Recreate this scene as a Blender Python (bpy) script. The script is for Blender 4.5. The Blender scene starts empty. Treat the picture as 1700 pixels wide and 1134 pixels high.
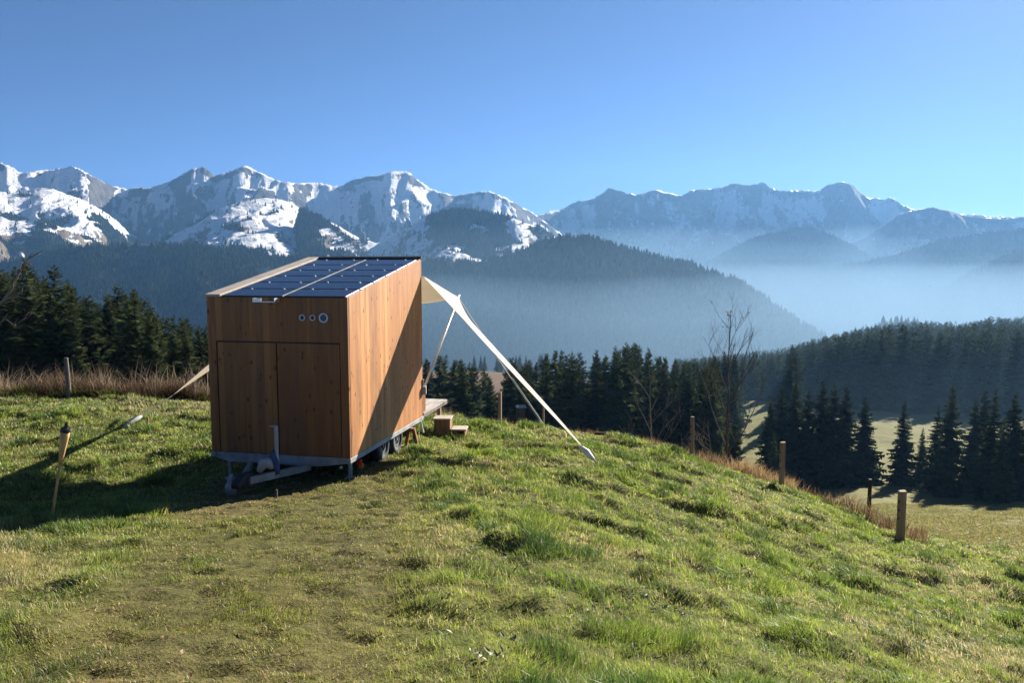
import bpy, math, random
import numpy as np
rng = np.random.default_rng(7); random.seed(7)
SC = bpy.context.scene; COL = SC.collection
R = math.radians
# ------------------------------------------------------------------ camera geometry
F, CX, CY, PITCH = 1277.0, 850.0, 567.0, 0.0941
CP, SP = math.cos(PITCH), math.sin(PITCH)
def m_of(py):                      # downward gradient (-z/Y) of the sight line through picture row py
    return np.tan(PITCH + np.arctan((np.asarray(py, float) - CY) / F))
def pt(px, py, Y):                 # world point seen at (px,py) at forward distance Y
    z = -float(m_of(py)) * Y
    d = Y * CP - z * SP
    return np.array([(px - CX) / F * d, Y, z])
def proj(x, Y, z):
    d = Y * CP - z * SP; v = Y * SP + z * CP
    return CX + F * x / d, CY - F * v / d
SUN_AZ, SUN_EL = R(36), R(24)
# ------------------------------------------------------------------ noise
def perlin(x, y, seed=0):
    x = np.asarray(x, float); y = np.asarray(y, float)
    xi = np.floor(x).astype(np.int64); yi = np.floor(y).astype(np.int64)
    xf = x - xi; yf = y - yi
    def g(ix, iy, dx, dy):
        h = (ix * 374761393 + iy * 668265263 + seed * 974634777) & 0xFFFFFFFF
        h = ((h ^ (h >> 13)) * 1274126177) & 0xFFFFFFFF
        h = (h ^ (h >> 16)) & 0xFFFF
        a = h * (2 * math.pi / 65536)
        return np.cos(a) * dx + np.sin(a) * dy
    u = xf * xf * xf * (xf * (xf * 6 - 15) + 10); v = yf * yf * yf * (yf * (yf * 6 - 15) + 10)
    a = g(xi, yi, xf, yf); b = g(xi + 1, yi, xf - 1, yf); c = g(xi, yi + 1, xf, yf - 1); d = g(xi + 1, yi + 1, xf - 1, yf - 1)
    return ((a + (b - a) * u) + ((c + (d - c) * u) - (a + (b - a) * u)) * v) * 1.5
def fbm(x, y, oct=4, seed=0):
    s = 0; a = 1; n = 0
    for i in range(oct):
        s = s + a * perlin(x * 2 ** i + 17.3 * i, y * 2 ** i - 9.1 * i, seed + i); n += a; a *= .5
    return s / n
def ridged(x, y, oct=4, seed=0):
    s = 0; a = 1; n = 0
    for i in range(oct):
        s = s + a * (1 - np.abs(perlin(x * 2 ** i + 5.7 * i, y * 2 ** i + 3.3 * i, seed + i)) * 1.6); n += a; a *= .5
    return s / n
def sstep(a, b, x):
    t = np.clip((np.asarray(x, float) - a) / (b - a), 0, 1); return t * t * (3 - 2 * t)
# ------------------------------------------------------------------ mesh helpers
def mesh_np(name, V, tris=None, quads=None, attrs=None, smooth=False):
    me = bpy.data.meshes.new(name)
    V = np.asarray(V, np.float32); me.vertices.add(len(V)); me.vertices.foreach_set('co', V.ravel())
    idx = []; starts = []; off = 0
    for fa, n in ((quads, 4), (tris, 3)):
        if fa is not None and len(fa):
            fa = np.asarray(fa, np.int32); idx.append(fa.ravel()); starts.append(off + np.arange(len(fa), dtype=np.int32) * n); off += fa.size
    idx = np.concatenate(idx); starts = np.concatenate(starts)
    me.loops.add(len(idx)); me.loops.foreach_set('vertex_index', idx)
    me.polygons.add(len(starts)); me.polygons.foreach_set('loop_start', starts)
    me.polygons.foreach_set('use_smooth', np.full(len(starts), smooth, bool))
    for k, a in (attrs or {}).items():
        at = me.attributes.new(k, 'FLOAT_COLOR', 'POINT')
        c = np.ones((len(V), 4), np.float32); c[:, :a.shape[1]] = a; at.data.foreach_set('color', c.ravel())
    me.update(calc_edges=True)
    return me
def link(name, me, mat=None, parent=None, loc=None):
    o = bpy.data.objects.new(name, me); COL.objects.link(o)
    if mat is not None:
        for q in (mat if isinstance(mat, (list, tuple)) else [mat]): me.materials.append(q)
    if parent is not None: o.parent = parent
    if loc is not None: o.location = loc
    return o
def empty(name, loc=(0, 0, 0), rz=0):
    o = bpy.data.objects.new(name, None); COL.objects.link(o); o.location = loc; o.rotation_euler = (0, 0, rz)
    o.empty_display_size = .2
    return o
def tag(o, label=None, cat=None, group=None, kind=None):
    if label: o['label'] = label
    if cat: o['category'] = cat
    if group: o['group'] = group
    if kind: o['kind'] = kind
    return o
class MB:
    def __init__(s): s.v = []; s.f = []; s.mi = []; s.cur = 0
    def add(s, vs, fs):
        b = len(s.v); s.v += [tuple(map(float, p)) for p in vs]; s.f += [tuple(b + i for i in f) for f in fs]; s.mi += [s.cur] * len(fs)
    def box(s, x0, x1, y0, y1, z0, z1):
        s.add([(x0, y0, z0), (x1, y0, z0), (x1, y1, z0), (x0, y1, z0), (x0, y0, z1), (x1, y0, z1), (x1, y1, z1), (x0, y1, z1)],
              [(3, 2, 1, 0), (4, 5, 6, 7), (0, 1, 5, 4), (1, 2, 6, 5), (2, 3, 7, 6), (3, 0, 4, 7)])
    def bar(s, a, b, w, h, up=(0, 0, 1)):
        a = np.array(a, float); b = np.array(b, float); d = b - a; d /= np.linalg.norm(d)
        r = np.cross(d, up); r /= np.linalg.norm(r); u = np.cross(r, d)
        vs = [p + r * w * sx / 2 + u * h * sz / 2 for p in (a, b) for sx, sz in ((-1, -1), (1, -1), (1, 1), (-1, 1))]
        s.add(vs, [(3, 2, 1, 0), (4, 5, 6, 7), (0, 1, 5, 4), (1, 2, 6, 5), (2, 3, 7, 6), (3, 0, 4, 7)])
    def tube(s, pts, rad, n=8, cap=True):
        pts = [np.array(p, float) for p in pts]
        rad = [rad] * len(pts) if np.isscalar(rad) else rad
        vs = []; ref = np.array([.13, .27, .95])
        for i, p in enumerate(pts):
            d = pts[min(i + 1, len(pts) - 1)] - pts[max(i - 1, 0)]; d = d / (np.linalg.norm(d) + 1e-9)
            if abs(d @ ref) > .95: ref = np.array([.9, .3, .1])
            r = np.cross(d, ref); r /= np.linalg.norm(r); u = np.cross(r, d)
            for k in range(n):
                a = 2 * math.pi * k / n; vs.append(p + (r * math.cos(a) + u * math.sin(a)) * rad[i])
        fs = []
        for i in range(len(pts) - 1):
            for k in range(n):
                fs.append((i * n + k, i * n + (k + 1) % n, (i + 1) * n + (k + 1) % n, (i + 1) * n + k))
        if cap: fs.append(tuple(range(n - 1, -1, -1))); fs.append(tuple((len(pts) - 1) * n + k for k in range(n)))
        s.add(vs, fs)
    def prism(s, poly, axis, a, b):  # poly: list of 2D points, extruded along axis from a to b
        n = len(poly)
        def P(q, t): return (t, q[0], q[1]) if axis == 0 else ((q[0], t, q[1]) if axis == 1 else (q[0], q[1], t))
        vs = [P(q, a) for q in poly] + [P(q, b) for q in poly]
        s.add(vs, [tuple(range(n - 1, -1, -1)), tuple(range(n, 2 * n))] + [(i, (i + 1) % n, n + (i + 1) % n, n + i) for i in range(n)])
    def ring(s, c, axis, r0, r1, t, n=28):  # flat washer with thickness t along axis
        vs = []; c = np.array(c, float)
        ax = [np.array(q, float) for q in ((1, 0, 0), (0, 1, 0), (0, 0, 1))]
        A = ax[axis]; U = ax[(axis + 1) % 3]; W = ax[(axis + 2) % 3]
        for rr, tt in ((r0, -t / 2), (r1, -t / 2), (r1, t / 2), (r0, t / 2)):
            for k in range(n):
                a = 2 * math.pi * k / n; vs.append(c + U * rr * math.cos(a) + W * rr * math.sin(a) + A * tt)
        fs = []
        for j in range(4):
            for k in range(n): fs.append((j * n + k, j * n + (k + 1) % n, ((j + 1) % 4) * n + (k + 1) % n, ((j + 1) % 4) * n + k))
        s.add(vs, fs)
    def build(s, name, mat, parent=None, bevel=0, smooth=False, loc=None):
        me = bpy.data.meshes.new(name); me.from_pydata(s.v, [], s.f); me.update()
        me.polygons.foreach_set('material_index', s.mi)
        o = link(name, me, mat, parent, loc)
        import bmesh
        bm = bmesh.new(); bm.from_mesh(me); bmesh.ops.recalc_face_normals(bm, faces=bm.faces); bm.to_mesh(me); bm.free()
        if smooth: me.polygons.foreach_set('use_smooth', [True] * len(me.polygons))
        if bevel:
            b = o.modifiers.new('bevel', 'BEVEL'); b.width = bevel; b.segments = 2; b.limit_method = 'ANGLE'
        return o
# ------------------------------------------------------------------ materials
class NT:
    def __init__(s, name):
        s.m = bpy.data.materials.new(name); s.m.use_nodes = True; s.t = s.m.node_tree; s.t.nodes.clear()
        s.out = s.n('ShaderNodeOutputMaterial')
    def n(s, ty, **kw):
        x = s.t.nodes.new(ty)
        for k, v in kw.items(): setattr(x, k, v)
        return x
    def put(s, sock, v):
        if hasattr(v, 'is_linked') or isinstance(v, bpy.types.NodeSocket): s.t.links.new(v, sock)
        elif isinstance(v, (tuple, list)) and len(v) == 3 and sock.type == 'RGBA': sock.default_value = (*v, 1)
        else: sock.default_value = v
    def math(s, op, a, b=0.0, c=None, clamp=False):
        x = s.n('ShaderNodeMath', operation=op, use_clamp=clamp); s.put(x.inputs[0], a); s.put(x.inputs[1], b)
        if c is not None: s.put(x.inputs[2], c)
        return x.outputs[0]
    def mix(s, f, a, b, blend='MIX'):
        x = s.n('ShaderNodeMix', data_type='RGBA', blend_type=blend); s.put(x.inputs[0], f); s.put(x.inputs[6], a); s.put(x.inputs[7], b); return x.outputs[2]
    def ramp(s, f, a, b):      # smooth 0..1 between a and b
        x = s.n('ShaderNodeMapRange', interpolation_type='SMOOTHSTEP'); s.put(x.inputs[0], f); x.inputs[1].default_value = a; x.inputs[2].default_value = b; return x.outputs[0]
    def noise(s, vec=None, scale=1.0, detail=4, rough=.55, dist=0):
        x = s.n('ShaderNodeTexNoise'); x.inputs['Scale'].default_value = scale; x.inputs['Detail'].default_value = detail
        x.inputs['Roughness'].default_value = rough; x.inputs['Distortion'].default_value = dist
        if vec is not None: s.put(x.inputs['Vector'], vec)
        return x.outputs['Fac']
    def coord(s, kind='Object', scale=None):
        x = s.n('ShaderNodeTexCoord').outputs[kind] if kind != 'World' else s.n('ShaderNodeNewGeometry').outputs['Position']
        if scale is not None:
            q = s.n('ShaderNodeVectorMath', operation='MULTIPLY'); s.put(q.inputs[0], x); q.inputs[1].default_value = scale; x = q.outputs[0]
        return x
    def xyz(s, v):
        x = s.n('ShaderNodeSeparateXYZ'); s.put(x.inputs[0], v); return x.outputs
    def attr(s, name):
        return s.n('ShaderNodeAttribute', attribute_name=name).outputs['Color']
    def bump(s, h, strength=.5, dist=.01):
        x = s.n('ShaderNodeBump'); s.put(x.inputs['Height'], h); x.inputs['Strength'].default_value = strength; x.inputs['Distance'].default_value = dist; return x.outputs[0]
    def pbr(s, col, rough=.7, metal=0.0, spec=.5, normal=None):
        x = s.n('ShaderNodeBsdfPrincipled'); s.put(x.inputs['Base Color'], col); s.put(x.inputs['Roughness'], rough); s.put(x.inputs['Metallic'], metal)
        x.inputs['Specular IOR Level'].default_value = spec
        if normal is not None: s.put(x.inputs['Normal'], normal)
        return x.outputs[0]
    def leaf(s, col, trans=.35, tcol=None, gloss=0.0):
        d = s.n('ShaderNodeBsdfDiffuse'); s.put(d.inputs[0], col); t = s.n('ShaderNodeBsdfTranslucent'); s.put(t.inputs[0], tcol if tcol is not None else col)
        x = s.n('ShaderNodeMixShader'); x.inputs[0].default_value = trans; s.t.links.new(d.outputs[0], x.inputs[1]); s.t.links.new(t.outputs[0], x.inputs[2]); o = x.outputs[0]
        if gloss:
            g = s.n('ShaderNodeBsdfGlossy'); g.inputs['Roughness'].default_value = .45; g.inputs[0].default_value = (.8, .8, .8, 1)
            y = s.n('ShaderNodeMixShader'); y.inputs[0].default_value = gloss; s.t.links.new(o, y.inputs[1]); s.t.links.new(g.outputs[0], y.inputs[2]); o = y.outputs[0]
        return o
    def done(s, surf):
        s.t.links.new(surf, s.out.inputs['Surface']); return s.m
def plain(name, col, rough=.6, metal=0.0, var=.25, scale=6.0, bump=0.0):
    t = NT(name); c = t.coord('Object'); n = t.noise(c, scale, 6, .6)
    lo = tuple(v * (1 - var) for v in col); hi = tuple(min(1, v * (1 + var)) for v in col)
    cc = t.mix(t.ramp(n, .3, .7), lo, hi)
    r = t.math('ADD', t.math('MULTIPLY', n, .2), rough - .1)
    nb = t.bump(t.noise(c, scale * 8, 4), bump, .005) if bump else None
    return t.done(t.pbr(cc, r, metal, normal=nb))
def larch(name, axis, tint=(1, 1, 1), bw=.135):
    t = NT(name); o = t.coord('Object'); s = t.xyz(o)
    x = s[axis]
    q = t.math('DIVIDE', x, bw); cell = t.math('FLOOR', q); fr = t.math('FRACT', q)
    wn = t.n('ShaderNodeTexWhiteNoise', noise_dimensions='1D'); t.put(wn.inputs['W'], cell); rnd = wn.outputs['Value']
    cmb = t.n('ShaderNodeCombineXYZ'); t.put(cmb.inputs[0], t.math('MULTIPLY', x, 22.0)); t.put(cmb.inputs[1], t.math('MULTIPLY', rnd, 37.0)); t.put(cmb.inputs[2], t.math('MULTIPLY', s[2], .9))
    grain = t.noise(cmb.outputs[0], 1.0, 7, .6, .6)
    cmb2 = t.n('ShaderNodeCombineXYZ'); t.put(cmb2.inputs[0], t.math('MULTIPLY', x, 3.0)); t.put(cmb2.inputs[1], cell); t.put(cmb2.inputs[2], t.math('MULTIPLY', s[2], .7))
    streak = t.noise(cmb2.outputs[0], 1.0, 4, .6)
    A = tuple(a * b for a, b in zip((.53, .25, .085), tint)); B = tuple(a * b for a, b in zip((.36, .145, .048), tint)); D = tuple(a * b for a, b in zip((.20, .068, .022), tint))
    c = t.mix(t.ramp(grain, .35, .68), B, A)
    c = t.mix(t.math('MULTIPLY', t.ramp(streak, .45, .75), .65), c, D)
    c = t.mix(t.math('MULTIPLY', rnd, .55), c, t.mix(.6, A, D)); wn2 = t.n('ShaderNodeTexWhiteNoise', noise_dimensions='1D'); t.put(wn2.inputs['W'], t.math('ADD', cell, 31.7)); c = t.mix(t.math('MULTIPLY', t.ramp(wn2.outputs['Value'], .62, 1.0), .45), c, tuple(min(1, v * 1.45) for v in A))
    # knots
    kv = t.n('ShaderNodeTexVoronoi', feature='F1', distance='EUCLIDEAN'); kv.inputs['Scale'].default_value = 1.0
    cmb3 = t.n('ShaderNodeCombineXYZ'); t.put(cmb3.inputs[0], t.math('MULTIPLY', x, 7.4)); t.put(cmb3.inputs[1], 0.0); t.put(cmb3.inputs[2], t.math('MULTIPLY', s[2], 4.0)); t.put(kv.inputs['Vector'], cmb3.outputs[0])
    knot = t.ramp(t.math('ADD', kv.outputs['Distance'], t.math('MULTIPLY', t.noise(o, 30, 2), .14)), .30, .13)
    c = t.mix(t.math('MULTIPLY', knot, .9), c, tuple(v * .35 for v in D))
    edge = t.math('MINIMUM', fr, t.math('SUBTRACT', 1.0, fr)); groove = t.ramp(edge, .025, .0)
    c = t.mix(t.math('MULTIPLY', groove, .55), c, tuple(v * .3 for v in D))
    # weather stain near the bottom and below the eaves (own shape)
    st = t.noise(t.coord('Object', (2.2, 2.2, .5)), 1.0, 5, .6)
    c = t.mix(t.math('MULTIPLY', t.ramp(st, .46, .70), .6), c, (.15, .075, .04))
    h = t.math('SUBTRACT', t.math('MULTIPLY', grain, .25), groove)
    return t.done(t.pbr(c, .55, 0, .4, t.bump(h, .35, .006)))
M = {}
M['larch_x'] = larch('larch_front', 0, (.64, .57, .42), .122); M['larch_y'] = larch('larch_side', 1, (1.08, 1.10, 1.08), .122)  # front darkened, side lightened: shade and sunlight put into the wood colour
M['steel'] = plain('galvanised_steel', (.30, .315, .32), .6, .35, .25, 5); M['alu'] = plain('aluminium', (.72, .72, .71), .4, .6, .08, 9)
M['black'] = plain('black_flashing', (.012, .012, .014), .5, .1, .3); M['rubber'] = plain('rubber', (.05, .05, .052), .85, 0, .3, 20)
M['rim'] = plain('wheel_rim', (.16, .165, .175), .5, .4, .25, 15); M['cap'] = plain('roof_cap_board', (.38, .33, .27), .7, 0, .18, 5, .2)
M['white'] = plain('white_plastic', (.74, .74, .72), .5, 0, .08); M['canvas_strap'] = plain('pad_canvas', (.36, .37, .39), .8, 0, .18, 7, .3)
M['rope'] = plain('rope', (.62, .60, .55), .9, 0, .15, 40); M['pole'] = plain('pole_paint', (.66, .64, .60), .45, .0, .1, 6)
M['red'] = plain('red_lens', (.5, .02, .015), .25); M['amber'] = plain('amber_lens', (.6, .2, .02), .3); M['blue'] = plain('blue_cloth', (.035, .07, .16), .8, 0, .35, 12)
M['dark'] = plain('dark_opening', (.01, .012, .02), .4); M['vent_blue'] = plain('vent_glass', (.02, .045, .13), .15)
M['ring'] = plain('vent_ring', (.55, .55, .53), .4, .3, .1)
def wood(name, a, b, axis=2, sc=14, rough=.8):
    t = NT(name); v = [sc, sc, sc]; v[axis] = sc * .06
    c = t.coord('Object', tuple(v)); g = t.noise(c, 1.0, 6, .65, .5); w = t.noise(t.coord('Object'), 3.0, 4)
    col = t.mix(t.ramp(g, .3, .7), a, b); col = t.mix(t.math('MULTIPLY', t.ramp(w, .5, .75), .5), col, tuple(x * .45 for x in a))
    return t.done(t.pbr(col, rough, 0, .25, t.bump(g, .6, .006)))
M['post'] = wood('weathered_post', (.20, .13, .085), (.42, .31, .21)); M['post_dark'] = wood('dark_post', (.035, .024, .018), (.085, .06, .042))
M['post_grey'] = wood('grey_post', (.10, .085, .075), (.22, .19, .16))
M['step'] = wood('step_wood', (.16, .085, .045), (.34, .20, .11)); M['bamboo'] = wood('bamboo', (.42, .24, .09), (.62, .42, .2), 2, 20, .5)
M['weave'] = wood('bamboo_weave', (.45, .26, .10), (.70, .47, .22), 2, 45, .6)
M['deck'] = wood('deck_boards', (.30, .285, .27), (.46, .44, .42), 1, 12)
M['bark'] = wood('bark', (.045, .036, .03), (.13, .105, .085), 2, 12, .9); M['bark_pale'] = wood('pale_bark', (.09, .075, .06), (.24, .20, .16), 2, 12, .9)
def canvas():
    t = NT('cream_canvas'); c = t.coord('Object'); n = t.noise(c, 2.5, 5); w = t.noise(c, 160, 2)
    col = t.mix(t.ramp(n, .3, .7), (.72, .67, .58), (.80, .76, .68))
    d = t.n('ShaderNodeBsdfDiffuse'); t.put(d.inputs[0], col); t.put(d.inputs['Normal'], t.bump(t.math('ADD', w, t.math('MULTIPLY', n, 6)), .25, .01))
    tr = t.n('ShaderNodeBsdfTranslucent'); t.put(tr.inputs[0], (.78, .72, .62)); x = t.n('ShaderNodeMixShader'); x.inputs[0].default_value = .45
    t.t.links.new(d.outputs[0], x.inputs[1]); t.t.links.new(tr.outputs[0], x.inputs[2]); return t.done(x.outputs[0])
M['canvas'] = canvas()
def panelmat():
    t = NT('solar_glass'); s = t.xyz(t.coord('Object'))
    def gl(v, p, w):
        f = t.math('FRACT', t.math('DIVIDE', v, p)); e = t.math('MINIMUM', f, t.math('SUBTRACT', 1.0, f)); return t.ramp(e, w, w * .4)
    g = t.math('MAXIMUM', gl(s[0], .156, .02), gl(s[1], .156, .02))
    n = t.noise(t.coord('Object'), 3, 3); c = t.mix(t.math('MULTIPLY', g, .15), t.mix(n, (.007, .013, .038), (.011, .02, .055)), (.08, .09, .12))
    return t.done(t.pbr(c, .12, 0, .08))
M['solar'] = panelmat()
def attrleaf(name, trans, gloss=.0, tgain=1.25, rand=0.0):
    t = NT(name); c = t.attr('col')
    if rand:
        oi = t.n('ShaderNodeObjectInfo'); f = t.math('ADD', 1 - rand, t.math('MULTIPLY', oi.outputs['Random'], 2 * rand))
        q = t.n('ShaderNodeVectorMath', operation='SCALE'); t.put(q.inputs[0], c); t.put(q.inputs['Scale'], f); c = q.outputs[0]
    q = t.n('ShaderNodeVectorMath', operation='SCALE'); t.put(q.inputs[0], c); q.inputs['Scale'].default_value = tgain
    return t.done(t.leaf(c, trans, q.outputs[0], gloss))
M['grass'] = attrleaf('grass_blades', .45, .04, 1.5); M['weed'] = attrleaf('dry_weeds', .3, 0, 1.2); M['needle'] = attrleaf('spruce_needles', .22, .0, 1.3, .3)
M['forest'] = attrleaf('forest_needles', .25, 0, 1.4)
M['leafdry'] = plain('dry_leaf', (.42, .24, .08), .8, 0, .3)
def groundmat():
    t = NT('meadow_soil'); w = t.coord('World'); a = t.attr('mask'); s = t.xyz(a)
    n1 = t.noise(w, .9, 5); n2 = t.noise(w, 7, 5, .65); n3 = t.noise(w, 45, 3, .7)
    g = t.mix(t.ramp(n2, .3, .7), (.035, .045, .012), (.14, .145, .036)); g = t.mix(t.ramp(n3, .45, .75), g, (.15, .12, .05))
    n4 = t.noise(w, 18, 5, .75); b = t.mix(t.ramp(n4, .38, .62), (.028, .019, .011), (.125, .115, .042)); b = t.mix(t.ramp(n3, .5, .7), b, (.10, .115, .03)); b = t.mix(t.math('MULTIPLY', t.ramp(n2, .5, .7), .6), b, (.075, .05, .028))
    d = t.mix(t.ramp(n3, .3, .7), (.17, .115, .05), (.25, .185, .085))
    c = t.mix(t.math('MULTIPLY', s[0], t.ramp(n1, .2, .7)), g, b); c = t.mix(s[1], c, d)
    h = t.math('ADD', t.math('MULTIPLY', n2, .6), t.math('MULTIPLY', n3, .3))
    return t.done(t.pbr(c, .95, 0, .1, t.bump(h, .9, .05)))
M['ground'] = groundmat()
def hillmat():
    t = NT('hillside_meadow'); w = t.coord('World'); s = t.xyz(t.attr('mask'))
    n1 = t.noise(w, .05, 6, .6); n2 = t.noise(w, .5, 6, .65); n3 = t.noise(w, 3.5, 4, .7)
    c = t.mix(t.ramp(n1, .35, .65), (.11, .14, .034), (.155, .16, .05)); c = t.mix(t.ramp(n2, .4, .7), c, (.175, .13, .058)); c = t.mix(t.math('MULTIPLY', t.ramp(n3, .5, .75), .5), c, (.06, .065, .02))
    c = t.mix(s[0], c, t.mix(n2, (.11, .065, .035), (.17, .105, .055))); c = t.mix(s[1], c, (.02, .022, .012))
    return t.done(t.pbr(c, .95, 0, .1, t.bump(t.math('ADD', n2, t.math('MULTIPLY', n3, .4)), .8, .35)))
M['hill'] = hillmat()
def mountmat():
    t = NT('snowy_rock'); w = t.coord('World'); s = t.xyz(t.attr('mask')); g = t.n('ShaderNodeNewGeometry'); nz = t.xyz(g.outputs['Normal'])[2]
    n1 = t.noise(w, .006, 8, .62); n2 = t.noise(w, .03, 7, .66); n3 = t.noise(w, .12, 4, .7)
    st = t.noise(t.coord('World', (.05, .02, .005)), 1.0, 7, .65)
    v = t.math('ADD', t.math('MULTIPLY_ADD', nz, 1.9, -.63), t.math('MULTIPLY', t.math('SUBTRACT', n2, .5), .6))
    v = t.math('ADD', v, t.math('MULTIPLY', t.math('SUBTRACT', n1, .5), .6)); v = t.math('ADD', v, t.math('MULTIPLY', t.math('SUBTRACT', st, .5), .7))
    v = t.math('ADD', v, t.math('MULTIPLY', t.math('SUBTRACT', s[0], .5), 1.6))
    v = t.math('ADD', v, t.math('MULTIPLY', t.math('SUBTRACT', n3, .5), .55)); snow = t.ramp(v, .79, .90)
    rock = t.mix(t.ramp(n2, .3, .7), (.03, .031, .034), (.11, .105, .10)); 
    low = t.mix(t.ramp(n2, .35, .65), (.16, .12, .075), (.25, .20, .13))
    base = t.mix(s[2], rock, low); base = t.mix(s[1], base, t.mix(n3, (.012, .018, .014), (.035, .042, .028)))
    c = t.mix(snow, base, t.mix(n3, (.66, .67, .69), (.76, .765, .78)))
    r = t.math('SUBTRACT', .9, t.math('MULTIPLY', snow, .3))
    return t.done(t.pbr(c, r, 0, .2, t.bump(t.math('ADD', n2, t.math('MULTIPLY', n3, .35)), .75, 14.0)))
M['mount'] = mountmat()

# ------------------------------------------------------------------ terrain heights
def old(Y, zold): return -float(m_of(460 - zold / Y * 1277.0)) * Y      # control heights read off the picture
FARC = {
 -400: [(24,-3.6),(35,-6),(55,-13),(95,-23),(160,-36),(260,-55),(450,-90),(600,-130)],
 100: [(24,-3.6),(35,-6),(55,-13),(95,-23),(160,-36),(260,-55),(450,-90),(600,-130)],
 400: [(24,-4.0),(35,-7),(60,-17),(100,-28),(160,-40),(260,-48),(450,-90),(600,-130)],
 700: [(24,-4.9),(35,-8.5),(60,-18),(110,-34),(150,-39),(240,-37),(300,-36),(450,-60),(600,-130)],
 850: [(24,-4.9),(35,-9),(60,-19),(110,-35),(150,-39),(240,-36),(300,-36.5),(450,-60),(600,-130)],
 1000: [(24,-6),(35,-10),(60,-20),(110,-36),(150,-40),(240,-42),(300,-44),(450,-60),(600,-130)],
 1150: [(24,-7.2),(35,-11.5),(60,-20.5),(110,-34),(150,-37.5),(220,-39),(300,-42),(450,-62),(600,-130)],
 1265: [(24,-7.8),(35,-12),(60,-20.5),(100,-31),(130,-34),(165,-36.2),(215,-36.2),(300,-41),(450,-50),(600,-110)],
 1465: [(24,-8.5),(35,-12),(60,-19),(90,-26.5),(128,-33.5),(185,-36.3),(235,-40),(300,-43),(430,-44),(520,-60),(600,-100)],
 1600: [(24,-8.8),(35,-11.8),(60,-18.5),(85,-26),(110,-32),(140,-35),(235,-41),(300,-42),(430,-42),(520,-60),(600,-100)],
 1800: [(24,-8.6),(35,-11.5),(60,-18.5),(90,-27),(140,-35),(235,-40),(430,-40),(520,-60),(600,-100)],
 2200: [(24,-8.6),(35,-11.5),(60,-18.5),(90,-27),(140,-35),(235,-40),(430,-40),(520,-60),(600,-100)]}
_lg = np.linspace(math.log(24), math.log(600), 160); _pxs = sorted(FARC); _uu = np.linspace(-.98, 1.06, 120)
_T = np.array([np.interp(_lg, [math.log(a) for a, b in FARC[p]], [old(a, b) for a, b in FARC[p]]) for p in _pxs])
_T = np.array([np.interp(_uu, [(p - CX) / F for p in _pxs], _T[:, j]) for j in range(len(_lg))]).T
for _ in range(3):
    _T[1:-1] = (_T[:-2] + 2 * _T[1:-1] + _T[2:]) / 4
    _T[:, 1:-1] = (_T[:, :-2] + 2 * _T[:, 1:-1] + _T[:, 2:]) / 4
def Hfar(x, y):
    y = np.maximum(y, 24.0); u = np.clip(x / y, _uu[0], _uu[-1]); l = np.clip(np.log(y), _lg[0], _lg[-1])
    a = (u - _uu[0]) / (_uu[1] - _uu[0]); b = (l - _lg[0]) / (_lg[1] - _lg[0])
    i = np.clip(a.astype(int), 0, len(_uu) - 2); j = np.clip(b.astype(int), 0, len(_lg) - 2); fa = a - i; fb = b - j
    z = (_T[i, j] * (1 - fa) + _T[i + 1, j] * fa) * (1 - fb) + (_T[i, j + 1] * (1 - fa) + _T[i + 1, j + 1] * fa) * fb
    return z + .9 * fbm(x / 22, y / 22, 3, 5) * sstep(35, 80, y)
ctrl = [(0, 0, -1.65), (-3, 0, -1.6), (3, 0, -1.85), (0, -6, -1.2), (-9, -6, -1.2), (9, -6, -2.6), (-9, 1, -1.8), (9, 2, -3.2), (-20, -6, -1.6), (20, -6, -5), (-24, 6, -2.9), (22, 6, -6.6)]
for px, py, Y in [(850, 1134, 4.1), (850, 900, 7.7), (850, 800, 12.2), (850, 755, 16.2), (850, 712, 21.5), (0, 1134, 3.9), (0, 1000, 5.4), (0, 868, 9.0), (85, 864, 9.2), (130, 868, 9.4), (40, 853, 11.6),
                  (250, 900, 8.2), (130, 842, 11.6), (300, 850, 9.8), (430, 825, 11.4), (0, 780, 13.6), (100, 745, 15.5), (215, 708, 17.5), (345, 690, 19), (300, 663, 22), (115, 664, 22), (0, 664, 22), (-300, 664, 22), (-300, 780, 13.6),
                  (570, 797, 12.35), (630, 766, 13.6), (653, 753, 14.3), (745, 716, 17.2), (700, 700, 18.5), (560, 690, 19), (460, 690, 19), (985, 768, 14.9), (907, 717, 20.5),
                  (1148, 767, 19.5), (1297, 811, 18), (1494, 902, 15.6), (1440, 868, 19.5), (1700, 957, 13.8), (1700, 1134, 6.3), (1400, 1000, 9.5), (1200, 900, 11.5), (1100, 1134, 4.8), (1050, 735, 20), (1850, 1050, 11)]:
    ctrl.append(tuple(pt(px, py, Y)))
for px in range(-400, 2201, 200):
    for Y in (26, 31, 38):
        x = (px - CX) / F * Y; ctrl.append((x, Y, float(Hfar(np.array([x]), np.array([float(Y)]))[0])))
ctrl = np.array(ctrl)
def _phi(r2): return .5 * r2 * np.log(r2 + 1e-9)
_A = _phi(((ctrl[:, None, :2] - ctrl[None, :, :2]) ** 2).sum(2)) + np.eye(len(ctrl)) * .8
_Pm = np.c_[np.ones(len(ctrl)), ctrl[:, :2]]
_sol = np.linalg.solve(np.block([[_A, _Pm], [_Pm.T, np.zeros((3, 3))]]), np.r_[ctrl[:, 2], 0, 0, 0])
def Hnear(x, y):
    sh = np.shape(x); x = np.ravel(x); y = np.ravel(y); out = np.zeros(len(x))
    for k in range(0, len(x), 40000):
        q = np.c_[x[k:k + 40000], y[k:k + 40000]]; r2 = ((q[:, None] - ctrl[None, :, :2]) ** 2).sum(2)
        out[k:k + 40000] = _phi(r2) @ _sol[:-3] + _sol[-3] + q @ _sol[-2:]
    return out.reshape(sh)
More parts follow.
